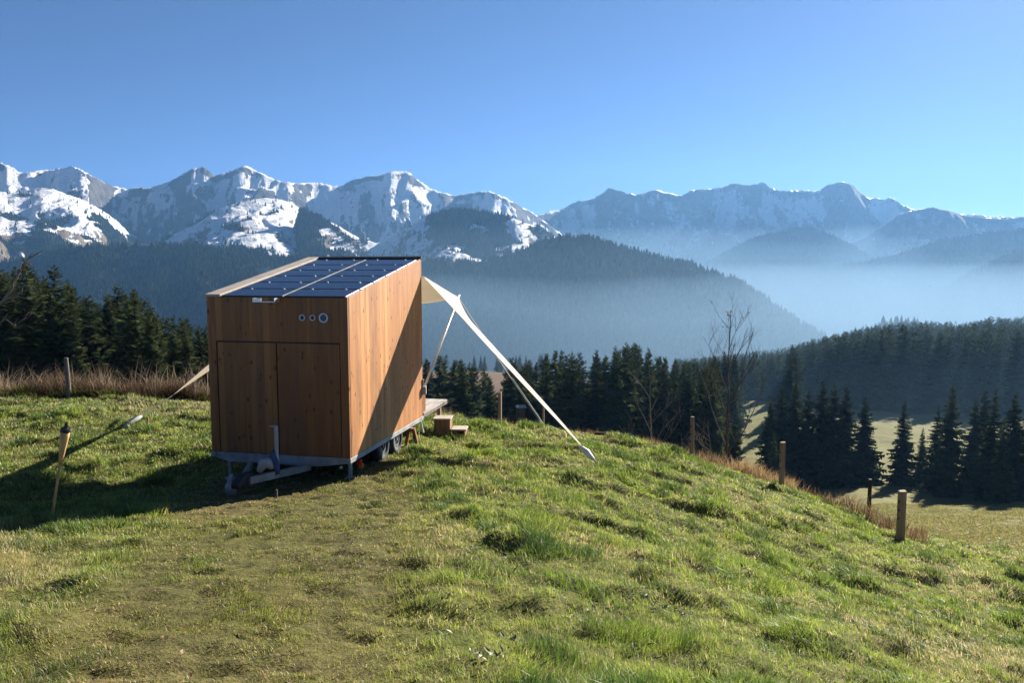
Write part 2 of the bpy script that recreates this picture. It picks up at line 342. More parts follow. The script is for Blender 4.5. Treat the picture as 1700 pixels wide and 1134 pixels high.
_hx = np.linspace(-62, 62, 497); _hy = np.linspace(-8, 36, 177); _hX, _hY = np.meshgrid(_hx, _hy, indexing='ij'); _hZ = Hnear(_hX, _hY)
def Hnear(x, y):
    a = np.clip((np.asarray(x, float) + 62) / .25, 0, 495.999); b = np.clip((np.asarray(y, float) + 8) / .25, 0, 175.999); i = a.astype(int); j = b.astype(int); fa = a - i; fb = b - j
    return (_hZ[i, j] * (1 - fa) + _hZ[i + 1, j] * fa) * (1 - fb) + (_hZ[i, j + 1] * (1 - fa) + _hZ[i + 1, j + 1] * fa) * fb
def pathmask(x, y):       # worn strip from the foreground to the drawbar
    px, py = proj(x, np.maximum(y, 1.), -1.65 - .125 * y)
    cx = np.interp(y, [2, 4, 6, 9, 12, 15], [-1.75, -1.75, -1.95, -2.6, -3.3, -3.6]); w = np.interp(y, [2, 5, 9, 12, 15], [.95, 1.25, 1.75, 2.0, 1.2])
    d = np.abs(x - cx + .35 * fbm(x * .8, y * .8, 3, 41)) / w
    return sstep(1.15, .6, d) * sstep(16, 13, y)
def tussock(x, y): return fbm(x * .62 + 3, y * .62, 4, 11)
def fencemask(x, y):      # the uncut dry strip along the fence
    return 0
def Hground(x, y):
    z = Hnear(x, y) * 1.0; w = sstep(22, 34, y); z = z * (1 - w) + Hfar(x, y) * w
    p = pathmask(x, y)
    rel = .070 * tussock(x, y) + .055 * fbm(x * 2.3, y * 2.3, 3, 21) + .10 * sstep(.12, .5, perlin(x * .9, y * 1.1, 77)) * sstep(30, 24, y)
    fine = (.030 + .006 * p) * fbm(x * 5.5, y * 5.5, 3, 23) - .038 * sstep(.2, .5, perlin(x * 3.1, y * 3.1, 29)) * p
    return z + rel * (1 - .75 * p) + fine * sstep(24, 14, y)
def H1(x, y):
    return float(Hground(np.array([float(x)]), np.array([float(y)]))[0]) if y < 33 else float(Hfar(np.array([float(x)]), np.array([float(y)]))[0])
def gpt(px, py, Y): p = pt(px, py, Y); p[2] = H1(p[0], p[1]); return p

def grid_faces(nx, ny):
    i, j = np.meshgrid(np.arange(nx - 1), np.arange(ny - 1), indexing='ij'); a = (i * ny + j).ravel()
    return np.c_[a, a + ny, a + ny + 1, a + 1]
# near knoll
gx = np.linspace(-30, 30, 900); gy = np.linspace(-7, 34, 680); X, Y = np.meshgrid(gx, gy, indexing='ij')
Zg = Hground(X, Y); pm = pathmask(X, Y)
dry = sstep(-.1, .6, fbm(X * .35, Y * .35, 3, 31)) * .6 + sstep(20, 25, Y) * .7
mask = np.c_[pm.ravel(), np.clip(dry, 0, 1).ravel() * .5, 0 * pm.ravel()]
g = link('ground', mesh_np('ground', np.c_[X.ravel(), Y.ravel(), Zg.ravel()], quads=grid_faces(900, 680), attrs={'mask': mask}, smooth=True), M['ground']); tag(g, kind='structure')
# hillside and valley meadow
uu = np.linspace(-1.05, 1.1, 420); yy = np.exp(np.linspace(math.log(29), math.log(590), 420)); U, Y = np.meshgrid(uu, yy, indexing='ij'); X = U * Y
Z = Hfar(X, Y); Z = Z - .35 * sstep(35, 33, Y); Z = Z + .25 * fbm(X / 4, Y / 4, 3, 8)
px = CX + F * U
brown = np.clip(sstep(980, 820, px) * sstep(180, 230, Y) + sstep(1700, 1400, px) * sstep(60, 40, Y) * .8, 0, 1)
clear = ((px > 1225) & (px < 1310) & (Y > 150) & (Y < 232)) | ((px > 1440) & (px < 1580) & (Y < 225)) | ((px > 770) & (px < 870) & (Y > 200) & (Y < 310))
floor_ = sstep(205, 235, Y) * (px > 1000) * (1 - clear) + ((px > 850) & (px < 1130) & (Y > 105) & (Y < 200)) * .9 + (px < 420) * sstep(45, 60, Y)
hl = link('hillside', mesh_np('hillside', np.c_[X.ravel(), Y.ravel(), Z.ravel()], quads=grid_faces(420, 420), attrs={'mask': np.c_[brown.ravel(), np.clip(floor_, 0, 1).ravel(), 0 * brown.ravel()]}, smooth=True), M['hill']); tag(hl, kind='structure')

# ------------------------------------------------------------------ mountains
NU, NY = 1150, 760
uu = np.linspace(-.98, 1.0, NU); yy = np.exp(np.linspace(math.log(560), math.log(5200), NY)); U, Y = np.meshgrid(uu, yy, indexing='ij'); X = U * Y; PX = CX + F * uu / CP
def prof(pts, jag=1.2, seed=0, soft=0):
    pts = list(pts)
    if pts[0][0] > -250: pts = [(pts[0][0] - 160, 950)] + pts
    if pts[-1][0] < 1900: pts = pts + [(pts[-1][0] + 160, 950)]
    p = np.interp(PX, [a for a, b in pts], [b for a, b in pts])
    if soft:
        kk = np.hanning(2 * soft + 3); p = np.convolve(np.pad(p, soft + 1, mode='edge'), kk / kk.sum(), 'valid')
    return p + jag * fbm(PX / 9, 0 * PX + seed, 3, seed) + jag * .8 * perlin(PX / 28, 0 * PX + seed + .5, seed + 3)
def layer(pts, Yc, f, amp, fx, seed, jag=1.2, wander=0., back=.8, ramp=.4, tilt=0., soft=0):
    yc = Yc + tilt * (np.clip(PX, -200, 1700) - pts[len(pts) // 2][0]) + wander * fbm(PX / 130, 0 * PX + seed * 1.7, 3, seed + 9)
    zc = (-m_of(prof(pts, jag, seed, soft)) * yc)[:, None]; d = yc[:, None] - Y
    fd = np.interp(d, [a for a, b in f], [b for a, b in f])
    wx = X + 90 * fbm(X / 260, Y / 260, 3, seed + 20)
    r = ridged(wx / fx, Y / (fx * 2.6), 5, seed + 30)
    a = np.clip(np.abs(d) * ramp, 0, amp)
    r2 = ridged(wx / (fx * .34) + 7, Y / (fx * .8), 4, seed + 44)
    z = np.where(d >= 0, zc - fd, zc + d * back) + a * ((r - .72) * 1.7 + (r2 - .72) * .55)
    return z, d, r * .55 + r2 * .45
FL = [(0, 0), (10000, 0)]
A = [(-500, 330), (-300, 300), (-120, 280), (-40, 268), (0, 265), (20, 271), (45, 286), (80, 281), (110, 277), (128, 273), (150, 284), (185, 304), (215, 314), (232, 311), (255, 310), (285, 300), (310, 288), (325, 278), (345, 276), (360, 291), (378, 286), (392, 280), (412, 273), (440, 287), (470, 300), (500, 303), (520, 302), (545, 305), (568, 309), (590, 296), (625, 290), (660, 282), (680, 284), (690, 295), (720, 314), (745, 322), (760, 325), (785, 318), (810, 317), (835, 325), (860, 338), (890, 357), (930, 385), (980, 420), (1050, 470), (1150, 560)]
B = [(780, 420), (850, 372), (890, 356), (910, 350), (930, 347), (950, 336), (985, 329), (1000, 318), (1010, 310), (1040, 318), (1055, 322), (1070, 318), (1085, 313), (1110, 320), (1130, 324), (1145, 315), (1160, 313), (1190, 311), (1210, 305), (1240, 306), (1262, 301), (1275, 310), (1290, 315), (1330, 314), (1355, 315), (1370, 305), (1395, 300), (1412, 307), (1425, 320), (1438, 328), (1455, 330), (1475, 327), (1495, 340), (1510, 347), (1545, 350), (1700, 362), (1720, 345), (1800, 320), (2000, 330), (2200, 380)]
C = [(180, 460), (230, 418), (260, 401), (310, 381), (350, 353), (400, 335), (440, 326), (490, 334), (530, 364), (570, 394), (605, 420), (650, 455), (700, 500)]
S = [(-500, 330), (-200, 296), (-60, 300), (0, 318), (40, 318), (75, 309), (100, 312), (130, 326), (160, 338), (200, 366), (225, 385), (250, 408), (290, 440), (340, 500)]
D = [(-500, 470), (-200, 450), (0, 437), (40, 430), (100, 415), (170, 407), (240, 404), (330, 408), (400, 417), (470, 427), (520, 428), (570, 425), (620, 430), (700, 470), (800, 540)]
G = [(470, 440), (500, 345), (530, 357), (570, 378), (600, 396), (630, 402), (660, 388), (690, 370), (720, 354), (760, 347), (800, 352), (850, 362), (890, 374), (930, 398), (970, 430), (1020, 470)]
E_ = [(500, 520), (560, 470), (620, 442), (680, 430), (740, 434), (800, 436), (850, 422), (900, 402), (940, 394), (980, 396), (1020, 408), (1060, 418), (1100, 430), (1150, 440), (1190, 456), (1230, 468), (1260, 488), (1300, 516), (1340, 540), (1380, 562), (1450, 610)]
F1 = [(1280, 470), (1330, 442), (1380, 413), (1440, 390), (1490, 355), (1520, 346), (1545, 344), (1575, 350), (1600, 357), (1640, 361), (1680, 361), (1700, 358), (1760, 340), (1900, 330), (2200, 380)]
F0 = [(1150, 450), (1200, 420), (1250, 395), (1310, 380), (1340, 377), (1375, 390), (1420, 410), (1480, 450)]
F2 = [(1150, 520), (1200, 492), (1250, 468), (1320, 450), (1400, 440), (1480, 426), (1560, 399), (1640, 386), (1700, 380), (1900, 360), (2200, 380)]
F3 = [(1450, 560), (1520, 510), (1580, 470), (1640, 438), (1700, 412), (1800, 370), (2000, 330), (2200, 330)]
H2 = [(1380, 600), (1430, 556), (1470, 544), (1520, 541), (1555, 550), (1590, 558), (1640, 575), (1720, 640)]
steep = [(0, 0), (200, 150), (420, 275), (700, 390), (1500, 560), (3000, 720)]
Ls = [('A', layer(A, 3100, steep, 170, 300, 1, 1.8, 260, ramp=.6, tilt=.8)), ('B', layer(B, 4000, [(0, 0), (250, 215), (550, 420), (1000, 600), (2500, 850)], 200, 430, 2, 1.7, 320, ramp=.55)),
      ('C', layer(C, 2350, [(0, 0), (150, 28), (500, 130), (900, 300), (2000, 600)], 22, 240, 3, 1.0, 40, ramp=.14, tilt=1.3, soft=22)), ('S', layer(S, 2500, [(0, 0), (150, 45), (500, 160), (900, 330), (2000, 600)], 50, 320, 4, 1.5, 60, ramp=.25, tilt=.9, soft=14)),
      ('D', layer(D, 1650, [(0, 0), (200, 70), (600, 260), (1000, 420), (2000, 600)], 26, 240, 5, 1.0, 60, ramp=.15)), ('G', layer(G, 2050, [(0, 0), (100, 55), (250, 100), (600, 190), (1200, 420)], 30, 260, 6, 1.2, 60, ramp=.2)),
      ('E', layer(E_, 1400, [(0, 0), (150, 50), (450, 210), (700, 350), (1500, 600)], 22, 260, 7, .8, 70, ramp=.15)), ('F1', layer(F1, 3450, [(0, 0), (200, 130), (600, 300), (1500, 560)], 90, 340, 8, 1.2, 150)),
      ('F0', layer(F0, 3150, [(0, 0), (200, 110), (600, 280), (1500, 560)], 50, 300, 9, 1.0, 80)), ('F2', layer(F2, 2800, [(0, 0), (200, 90), (600, 270), (1500, 560)], 55, 320, 10, 1.0, 120)),
      ('F3', layer(F3, 2300, [(0, 0), (200, 90), (600, 270), (1500, 560)], 45, 320, 11, .8, 80)), ('H2', layer(H2, 830, [(0, 0), (60, 12), (150, 50), (300, 130), (900, 400)], 4, 120, 12, .5, 20, ramp=.1))]
valley = -300 + 25 * fbm(X / 500, Y / 500, 3, 60)
edge = np.interp(Y[0], [0, 600, 900], [-120, -125, -330])[None, :] + 0 * X
Zs = np.array([l[0] for _, l in Ls] + [np.maximum(valley, edge)])
dom = Zs.argmax(0); Z = Zs.max(0)
Z = Z + 4.0 * fbm(X / 70, Y / 70, 4, 70) * sstep(1000, 2000, Y) + 1.2 * fbm(X / 25, Y / 25, 3, 71)
names = [n for n, _ in Ls] + ['V']
base = {'A': (.62, 0, 0), 'B': (.43, 0, 0), 'C': (.93, 0, .9), 'S': (.95, 0, .6), 'D': (0, 1, .3), 'G': (.55, .0, .4), 'E': (0, 1, .3), 'F1': (.42, .1, .2), 'F0': (.0, 1., 0), 'F2': (.1, .75, 0), 'F3': (0, 1, 0), 'H2': (0, 1, 0), 'V': (0, .8, .4)}
bm_ = np.array([base[n] for n in names]); mk = bm_[dom]
pxg = np.broadcast_to(PX[:, None], X.shape); pyg = CY - F * (Y * SP + Z * CP) / (Y * CP - Z * SP)
fn = fbm(X / 120, Y / 120, 4, 80); alt = Z
iS, iC, iG, iA, iE, iD = [names.index(k) for k in ('S', 'C', 'G', 'A', 'E', 'D')]
DD = np.array([l[1] for _, l in Ls] + [np.full(X.shape, 999.)]); dd = np.take_along_axis(DD, dom[None], 0)[0]; hi = np.isin(dom, [names.index(k) for k in ('A', 'B', 'F1')])
fo = mk[..., 1].copy(); sn = mk[..., 0].copy(); br = mk[..., 2].copy()
# forest patches on the snowy shoulders
fS = (dom == iS) * sstep(.12, .25, fn + .35 * fbm(X / 45, Y / 45, 3, 81) + np.interp(alt, [60, 140, 260], [.12, -.02, -.35]) + .25 * sstep(180, 240, pxg)); fo = np.maximum(fo, fS)
fG = (dom == iG) * np.clip(sstep(-.05, .1, fn + .3 * sstep(690, 740, pxg) * sstep(860, 820, pxg) * sstep(40, 90, alt) - .22 * sstep(40, 10, alt) - .25 * sstep(720, 690, pxg) * sstep(600, 640, pxg) + .25 * sstep(560, 520, pxg)), 0, 1); fo = np.maximum(fo, fG)
fA = (dom == iA) * sstep(.1, .22, fn) * sstep(190, 120, alt); fo = np.maximum(fo, fA)
fC = (dom == iC) * (sstep(.32, .38, fn) * sstep(200, 120, alt)); fo = np.maximum(fo, fC)
cut = (dom == iD) * sstep(.34, .40, fn) ; fo = np.where(dom == iD, fo - cut * .9, fo)
cutE = (dom == iE) * sstep(.36, .42, fn) * sstep(-20, 20, alt); fo = np.where(dom == iE, fo - cutE, fo); sn = np.where(dom == iE, sn + cutE * .6, sn)
sn = np.where(dom == iC, sn - .42 * sstep(190, 110, alt) * (1 + .8 * fn), sn); sn = np.where(dom == iS, sn - .45 * sstep(150, 80, alt), sn)
RR = np.take_along_axis(np.array([l[2] for _, l in Ls] + [np.full(X.shape, .6)]), dom[None], 0)[0]; del DD
sn = sn - hi * .5 * sstep(50, 15, dd) * (.5 + .9 * fbm(X / 90, Y / 90, 3, 83)) + hi * 1.5 * (.70 - RR); sn = sn - fo * 1.2; fo = np.clip(fo, 0, 1)
mt = link('mountains', mesh_np('mountains', np.c_[X.ravel(), Y.ravel(), Z.ravel()], quads=grid_faces(NU, NY), attrs={'mask': np.c_[np.clip(sn, -1, 1).ravel(), fo.ravel(), br.ravel()]}, smooth=True), M['mount']); tag(mt, kind='structure')
MX, MY, MZ, MFO, MDOM = X, Y, Z, fo, dom

# ------------------------------------------------------------------ spruces
def spruce(seed, nw, nb, S, rmax=.17, bare=.05):
    r = np.random.default_rng(seed); B = nw * nb
    lvl = np.repeat(np.arange(nw), nb); t = bare + (1 - bare - .012) * (lvl / nw) ** .92 + r.uniform(-.5, .5, B) / nw
    t = np.clip(t, .03, .985)
    az = r.uniform(0, 2 * math.pi, B); shape = (1 - t) ** .82 * np.interp(t, [0, .12, .25, 1], [.75, .95, 1, 1])
    L = rmax * shape * r.uniform(.62, 1.18, B) * (1 + .18 * np.sin(lvl * 1.7 + seed)) + .006
    dirx, diry = np.cos(az), np.sin(az); drop = np.interp(t, [0, .5, .9, 1], [.55, .40, .05, -.5]) + r.normal(0, .12, B)
    V = []; Tr = []; Cc = []
    bc = r.uniform(.75, 1.3, B)
    def spine(s):
        return np.stack([dirx * L * s, diry * L * s, t - L * (drop * s - .22 * s * s)], -1)
    n = 0
    for k in range(S):
        s0 = k / S; s1 = min(1.0, s0 + 1.5 / S); a = spine(s0); e = spine(s1)
        w = L * (.42 * (1 - s0) ** .7 + .10) * r.uniform(.7, 1.3, B)
        for sg in (-1, 1):
            side = np.stack([-diry * sg, dirx * sg, np.zeros(B)], -1)
            c = a * .35 + e * .65 + side * w[:, None] + np.stack([0 * t, 0 * t, -w * r.uniform(.15, .75, B)], -1)
            V.append(np.stack([a, e, c], 1)); Cc.append(bc * r.uniform(.8, 1.2, B))
    V = np.concatenate(V).reshape(-1, 3); C = np.repeat(np.concatenate(Cc), 3)
    T = np.arange(len(V)).reshape(-1, 3)
    return V, T, C
GREEN = np.array([.049, .065, .026])
def crown_mesh(name, seed, nw, nb, S, rmax):
    V, T, C = spruce(seed, nw, nb, S, rmax)
    out = np.hypot(V[:, 0], V[:, 1]); 
    col = GREEN[None] * C[:, None] * np.array([1.0, 1, 1]) + np.array([.010, .006, 0])[None] * np.clip(C - 1, 0, 1)[:, None]
    return mesh_np(name, V, T, attrs={'col': col})
def trunk_mesh():
    m = MB(); m.tube([(0, 0, -.04), (0, 0, .1), (.002, .001, .5), (0, 0, .97)], [.0125, .0105, .006, .001], 7); 
    me = bpy.data.meshes.new('spruce_trunk'); me.from_pydata(m.v, [], m.f); me.update(); me.materials.append(M['bark']); return me
crowns = []
for i in range(6):
    me = crown_mesh('spruce_crown', 100 + i, 46, 8, 6, (.19, .21, .235, .20, .18, .25)[i]); me.materials.append(M['needle']); crowns.append(me)
TRUNK = trunk_mesh()
def sky_of(tab, px): return float(np.interp(px, [a for a, b in tab], [b for a, b in tab]))
def tree_at(px, Y, top):           # returns x, y, z, height for a tree whose tip is seen at row `top`
    p = pt(px, 600, Y); z = H1(p[0], Y); zt = -float(m_of(top)) * Y
    return p[0], Y, z, zt - z
cand = []       # (x,y,z,h,px,label,group)
def stand(n, px0, px1, Y0, Y1, tab, var, label, group, hmin=8, hmax=27, seed=0, sep=3.0, ypow=1.0, skip=None):
    r = np.random.default_rng(seed); got = 0; tries = 0; mine = []
    while got < n and tries < n * 60:
        tries += 1; Y = Y0 + (Y1 - Y0) * r.random() ** ypow; px = r.uniform(px0, px1)
        if skip and skip(px, Y): continue
        top = sky_of(tab, px) + abs(r.normal(0, var)); x, y, z, h = tree_at(px, Y, top)
        h = min(h, hmax * r.uniform(.8, 1.08))
        if h < hmin: continue
        if any((x - a[0]) ** 2 + (y - a[1]) ** 2 < sep ** 2 for a in mine): continue
        mine.append((x, y, z, h, px, label, group)); got += 1
    cand.extend(mine)
def single(px, Y, top, label, group, w=1.0): x, y, z, h = tree_at(px, Y, top); cand.append((x, y, z, h, px, label, group, w))
GL, GM, GS, GR, GH = 'tall spruces behind the left weeds', 'spruces of the stand beyond the knoll crest', 'spruces behind the steps and deck', 'spruces standing on the right meadow', 'spruces along the far edge of the valley meadow'
tabL = [(-400, 425), (0, 440), (52, 425), (75, 448), (98, 436), (125, 465), (150, 480), (172, 492), (200, 460), (225, 470), (262, 503), (310, 517), (345, 530), (420, 560), (520, 620)]
for px, Y, top, lb in [(52, 62, 421, 'tallest dark spruce in the left stand, near the picture edge'), (98, 66, 432, 'tall dense spruce second from the left edge beside the tallest'), (10, 70, 440, 'spruce with wide crown cut by the left picture edge'),
                       (200, 74, 466, 'slim pointed spruce in the middle of the left stand'), (226, 78, 478, 'pointed spruce just right of the slim one in the left stand'), (182, 70, 486, 'greenish spruce just left of the slim pointed one in the left stand'),
                       (262, 80, 512, 'smaller spruce right of the two pointed ones in the left stand'), (310, 86, 522, 'last spruce of the left stand beside the wooden trailer'), (140, 72, 492, 'shorter spruce filling the dip in the left stand')]:
    single(px, Y, top, lb, GL, 1.15)
stand(104, -160, 420, 58, 92, tabL, 15, 'dark spruce in the close left stand behind the dry weeds', GL, 9, 30, 3, 2.3)
tabS = [(640, 600), (690, 598), (715, 592), (740, 588), (765, 594), (790, 600), (805, 612), (822, 640), (845, 700)]
stand(26, 640, 822, 112, 160, [(a, b - 4) for a, b in tabS], 7, 'dark spruce in the clump behind the step and deck', GS, 9, 30, 4, 3.2)
stand(12, 760, 900, 310, 345, [(760, 588), (850, 588), (900, 585)], 6, 'small hazy spruce beyond the brown field', GS, 8, 30, 5, 4)
tabM = [(835, 602), (850, 596), (862, 608), (880, 598), (905, 588), (930, 582), (960, 590), (985, 584), (1010, 580), (1035, 568), (1060, 572), (1085, 584), (1105, 596), (1120, 600), (1160, 604), (1200, 600)]
stand(78, 835, 1190, 106, 170, [(a, b - 8) for a, b in tabM], 12, 'dark spruce in the stand beyond the knoll crest', GM, 10, 33, 6, 3.0)
single(1040, 128, 563, 'highest spruce of the stand beyond the knoll crest', GM); single(852, 116, 598, 'spruce just left of the long awning strip beyond the crest', GM)
tabN = [(1080, 590), (1120, 588), (1150, 585), (1200, 580), (1250, 585), (1290, 580), (1340, 575)]
stand(30, 1100, 1330, 175, 232, tabN, 18, 'hazy spruce behind the bare sapling beyond the clearing', GM, 12, 30, 7, 4, skip=lambda px, Y: 1222 < px < 1312 and Y < 226)
single(1222, 100, 690, 'small lone spruce just right of the bare sapling', GR, 1.0)
for px, Y, top, lb in [(1282, 112, 664, 'broad spruce at the left end of the meadow clump'), (1300, 116, 640, 'tall spruce second from left in the meadow clump'), (1322, 119, 634, 'dark spruce right of the fence post in the meadow clump'), (1345, 117, 648, 'dense spruce in the middle of the meadow clump'), (1368, 121, 628, 'tallest spruce of the meadow clump'),
                       (1388, 118, 634, 'dark spruce with pointed tip right of the tallest in the meadow clump'), (1408, 121, 640, 'slim spruce near the right end of the meadow clump'), (1440, 124, 655, 'separate full spruce at the right end of the meadow clump'),
                       (1290, 106, 715, 'low young spruce in front of the meadow clump'),
                       (1506, 122, 662, 'slim spruce left of the gap in the right meadow trees'), (1538, 126, 708, 'short young spruce between the slim and the big meadow spruce'), (1584, 112, 634, 'big dark spruce standing forward on the right meadow'), (1562, 121, 672, 'spruce half hidden behind the big forward meadow spruce'),
                       (1624, 114, 655, 'narrow spruce right of the big forward meadow spruce'), (1656, 106, 644, 'tall spruce with bare lower trunk near the right edge'), (1690, 101, 650, 'spruce cut by the right picture edge'), (1640, 118, 640, 'spruce behind the narrow one at the right meadow'), (1674, 97, 690, 'smaller spruce in front near the right edge'), (1722, 108, 640, 'spruce partly outside at the right edge')]:
    single(px, Y, top, lb, GR, .95)
tabH = [(1000, 590), (1130, 592), (1200, 588), (1250, 580), (1300, 574), (1350, 558), (1400, 546), (1450, 535), (1500, 528), (1560, 530), (1620, 528), (1640, 520), (1670, 522), (1700, 520), (1800, 512), (2000, 510)]
stand(1500, 1120, 1860, 232, 440, tabH, 10, 'hazy spruce at the foot of the wooded hill', GH, 11, 27, 8, 3.6)
hill_trees = [c for c in cand if c[6] == GH]; near_trees = [c for c in cand if c[6] != GH]
hill_trees.sort(key=lambda c: c[1])
inview = [c for c in hill_trees if 1180 < c[4] < 1720]
take = max(0, 296 - len(near_trees)); chosen = inview[:take]; ids = {id(c) for c in chosen}
rest = [c for c in hill_trees if id(c) not in ids]
for i, c in enumerate(near_trees + chosen):
    x, y, z, h, px_, lb, gr = c[:7]; w = c[7] if len(c) > 7 else random.uniform(.8, 1.35)
    root = empty('spruce_tree', (x, y, z - .1), random.uniform(0, 6.28)); root.scale = (h * w, h * w, h)
    tag(root, lb, 'spruce tree', gr)
    o = link('crown', crowns[(i * 7 + int(px_)) % 6]); o.parent = root; o = link('trunk', TRUNK); o.parent = root
# the wooded hill behind, as one mass
def merged(name, V0, T0, C0, P, H, Wd, tint, mat):
    n = len(P); a = rng.uniform(0, 6.28, n); ca, sa = np.cos(a), np.sin(a)
    Vx = (V0[None, :, 0] * ca[:, None] - V0[None, :, 1] * sa[:, None]) * Wd[:, None] + P[:, None, 0]
    Vy = (V0[None, :, 0] * sa[:, None] + V0[None, :, 1] * ca[:, None]) * Wd[:, None] + P[:, None, 1]
    Vz = V0[None, :, 2] * H[:, None] + P[:, None, 2]
    V = np.stack([Vx, Vy, Vz], -1).reshape(-1, 3); T = (T0[None] + (np.arange(n) * len(V0))[:, None, None]).reshape(-1, 3)
    col = (tint[:, None, :] * C0[None, :, None]).reshape(-1, 3)
    return link(name, mesh_np(name, V, T, attrs={'col': col}), mat)
if rest:
    V0, T0, C0 = spruce(555, 20, 6, 3, .19); P = np.array([c[:3] for c in rest]); H = np.array([c[3] for c in rest])
    o = merged('hill_forest', V0, T0, C0, P, H, H * rng.uniform(.9, 1.3, len(H)), GREEN[None] * rng.uniform(.7, 1.25, (len(H), 1)) + np.array([.008, .006, .0])[None] * rng.random((len(H), 1)), M['forest'])
    tag(o, 'dense hazy spruce wood covering the hill beyond the right meadow', 'forest', kind='stuff')
# far woods on the mountains
def tier_tree():
    V = []; T = []; C = []
    r = np.random.default_rng(9)
    for k, (z0, z1, rad) in enumerate(((.05, .5, .22), (.3, .75, .165), (.58, 1.0, .10))):
        b = len(V); V.append((0, 0, z1)); C.append(1.0)
        for j in range(7):
            a = 2 * math.pi * j / 7 + k; q = rad * r.uniform(.65, 1.25); V.append((q * math.cos(a), q * math.sin(a), z0 - r.uniform(0, .06))); C.append(r.uniform(.7, 1.2))
        for j in range(7): T.append((b, b + 1 + j, b + 1 + (j + 1) % 7))
    return np.array(V), np.array(T), np.array(C)
V0, T0, C0 = tier_tree()
# sample by ground area, keep where the forest mask says so
NT_ = 620000; ri = rng.integers(0, NU - 1, NT_); yv = np.sqrt(rng.uniform(600 ** 2, 3300 ** 2, NT_)); rj = np.searchsorted(yy, yv); rj = np.clip(rj, 1, NY - 1)
fu = rng.random(NT_); xx = (MX[ri, rj] + fu * (MX[ri + 1, rj] - MX[ri, rj])); zz = MZ[ri, rj] + fu * (MZ[ri + 1, rj] - MZ[ri, rj]); ff = MFO[ri, rj]
px_ = CX + F * (xx / yv); dm = MDOM[ri, rj]
pyv = CY - F * (yv * SP + zz * CP) / (yv * CP - zz * SP)
keep = (rng.random(NT_) < ff * .9 + .012 * (dm == iS) + .004 * (dm == iC) + .02 * (dm == iG)) & (px_ > -150) & (px_ < 1850) & (pyv < 640) & (np.abs(yv - MY[ri, rj]) < 12) & (dm != len(names) - 1)
P = np.stack([xx, MY[ri, rj], zz - 1.0], -1)[keep]; d_ = dm[keep]
iF = [names.index(k) for k in ('F0', 'F1', 'F2', 'F3')]
H = rng.uniform(5, 14, len(P)) ** 1.0 * np.where(rng.random(len(P)) < .25, .6, 1); H = np.where(d_ == names.index('H2'), H * 1.1, H)
tint = GREEN[None] * rng.uniform(.6, 1.3, (len(P), 1)) + np.array([.018, .011, .004])[None] * (rng.random((len(P), 1)) ** 3)
print('far trees', len(P))
o = merged('mountain_forest', V0, T0, C0, P, H, H * rng.uniform(1.0, 1.5, len(H)), tint, M['forest']); tag(o, 'dark conifer woods covering the slopes below the snowy peaks', 'forest', kind='stuff')

# ------------------------------------------------------------------ grass
def blades(P, h, w, az, lean, leanaz, col, name, mat, curve=.5):
    n = len(P); ca, sa = np.cos(az), np.sin(az); s = np.stack([ca, sa, 0 * ca], -1); ld = np.stack([np.cos(leanaz), np.sin(leanaz), 0 * ca], -1)
    up = np.array([0, 0, 1.])
    b = P; mid = P + (up[None] * .55 + ld * (lean * .35)[:, None]) * h[:, None]; tip = P + (up[None] * (1 - .35 * lean * lean)[:, None] + ld * lean[:, None]) * h[:, None]
    W = s * w[:, None]
    V = np.stack([b - W * .5, b + W * .5, mid + W * .38, mid - W * .38, tip], 1).reshape(-1, 3)
    k = np.arange(n)[:, None] * 5
    q = k + np.array([[0, 1, 2, 3]]); t = k + np.array([[3, 2, 4]])
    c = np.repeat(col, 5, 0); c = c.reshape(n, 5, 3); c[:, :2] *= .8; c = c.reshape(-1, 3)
    return link(name, mesh_np(name, V, t, q, attrs={'col': c}), mat)
def sample_view(n, Y0, Y1, p):      # positions spread in the seen wedge, density falling with distance
    Y = (Y0 ** p + rng.random(n) * (Y1 ** p - Y0 ** p)) ** (1 / p); return rng.uniform(-1, 1, n) * (.72 * Y + 1.6), Y
NB = 960000
x, y = sample_view(NB, 2.6, 31, .55)
z = Hground(x, y); pm = pathmask(x, y); tus = tussock(x, y)
tu2 = perlin(x * 1.9, y * 1.9, 52); big = fbm(x * .33, y * .33, 3, 31)
tuft = sstep(-.05, .45, tus * .7 + tu2 * .55)                     # 1 = lush tuft
fine = perlin(x * 5.2, y * 5.2, 57); mud = sstep(-.01, .28, fbm(x * 1.5, y * 1.5, 4, 91) + .35 * fine) * pm
keepp = rng.random(NB) < ((1 - pm) * (.6 + .4 * tuft) + pm * .8) * (1 - .92 * mud) * (.72 + .5 * np.clip(fine + .35, 0, 1))
x, y, z, pm, tuft, big, tu2, tus, fine, mud = [a[keepp] for a in (x, y, z, pm, tuft, big, tu2, tus, fine, mud)]
n = len(x); print('grass blades', n)
sc = np.clip(y / 7.0, .7, 4)
h = (.042 + .085 * tuft * rng.uniform(.6, 1.3, n) + .03 * np.clip(fine + .2, 0, 1) + .02 * rng.random(n)) * (1 - .50 * pm) * np.interp(y, [2, 10, 30], [.9, 1.1, 1.4])
w = .0060 * sc * rng.uniform(.7, 1.3, n)
dryp = np.clip(.14 + .5 * sstep(.05, .5, big) + .08 * pm - .25 * tuft + .25 * sstep(18, 24, y) + .2 * fine, .03, .85); isdry = rng.random(n) < dryp
c1 = np.array([.085, .155, .020]); c2 = np.array([.255, .305, .052]); c3 = np.array([.46, .385, .20]); c4 = np.array([.035, .080, .018])
mixv = np.clip(.55 + .55 * fbm(x * .5, y * .5, 3, 55) + .35 * fine + rng.normal(0, .2, n) - .3 * (tuft - .5), 0, 1)[:, None]
col = c1 * (1 - mixv) + c2 * mixv
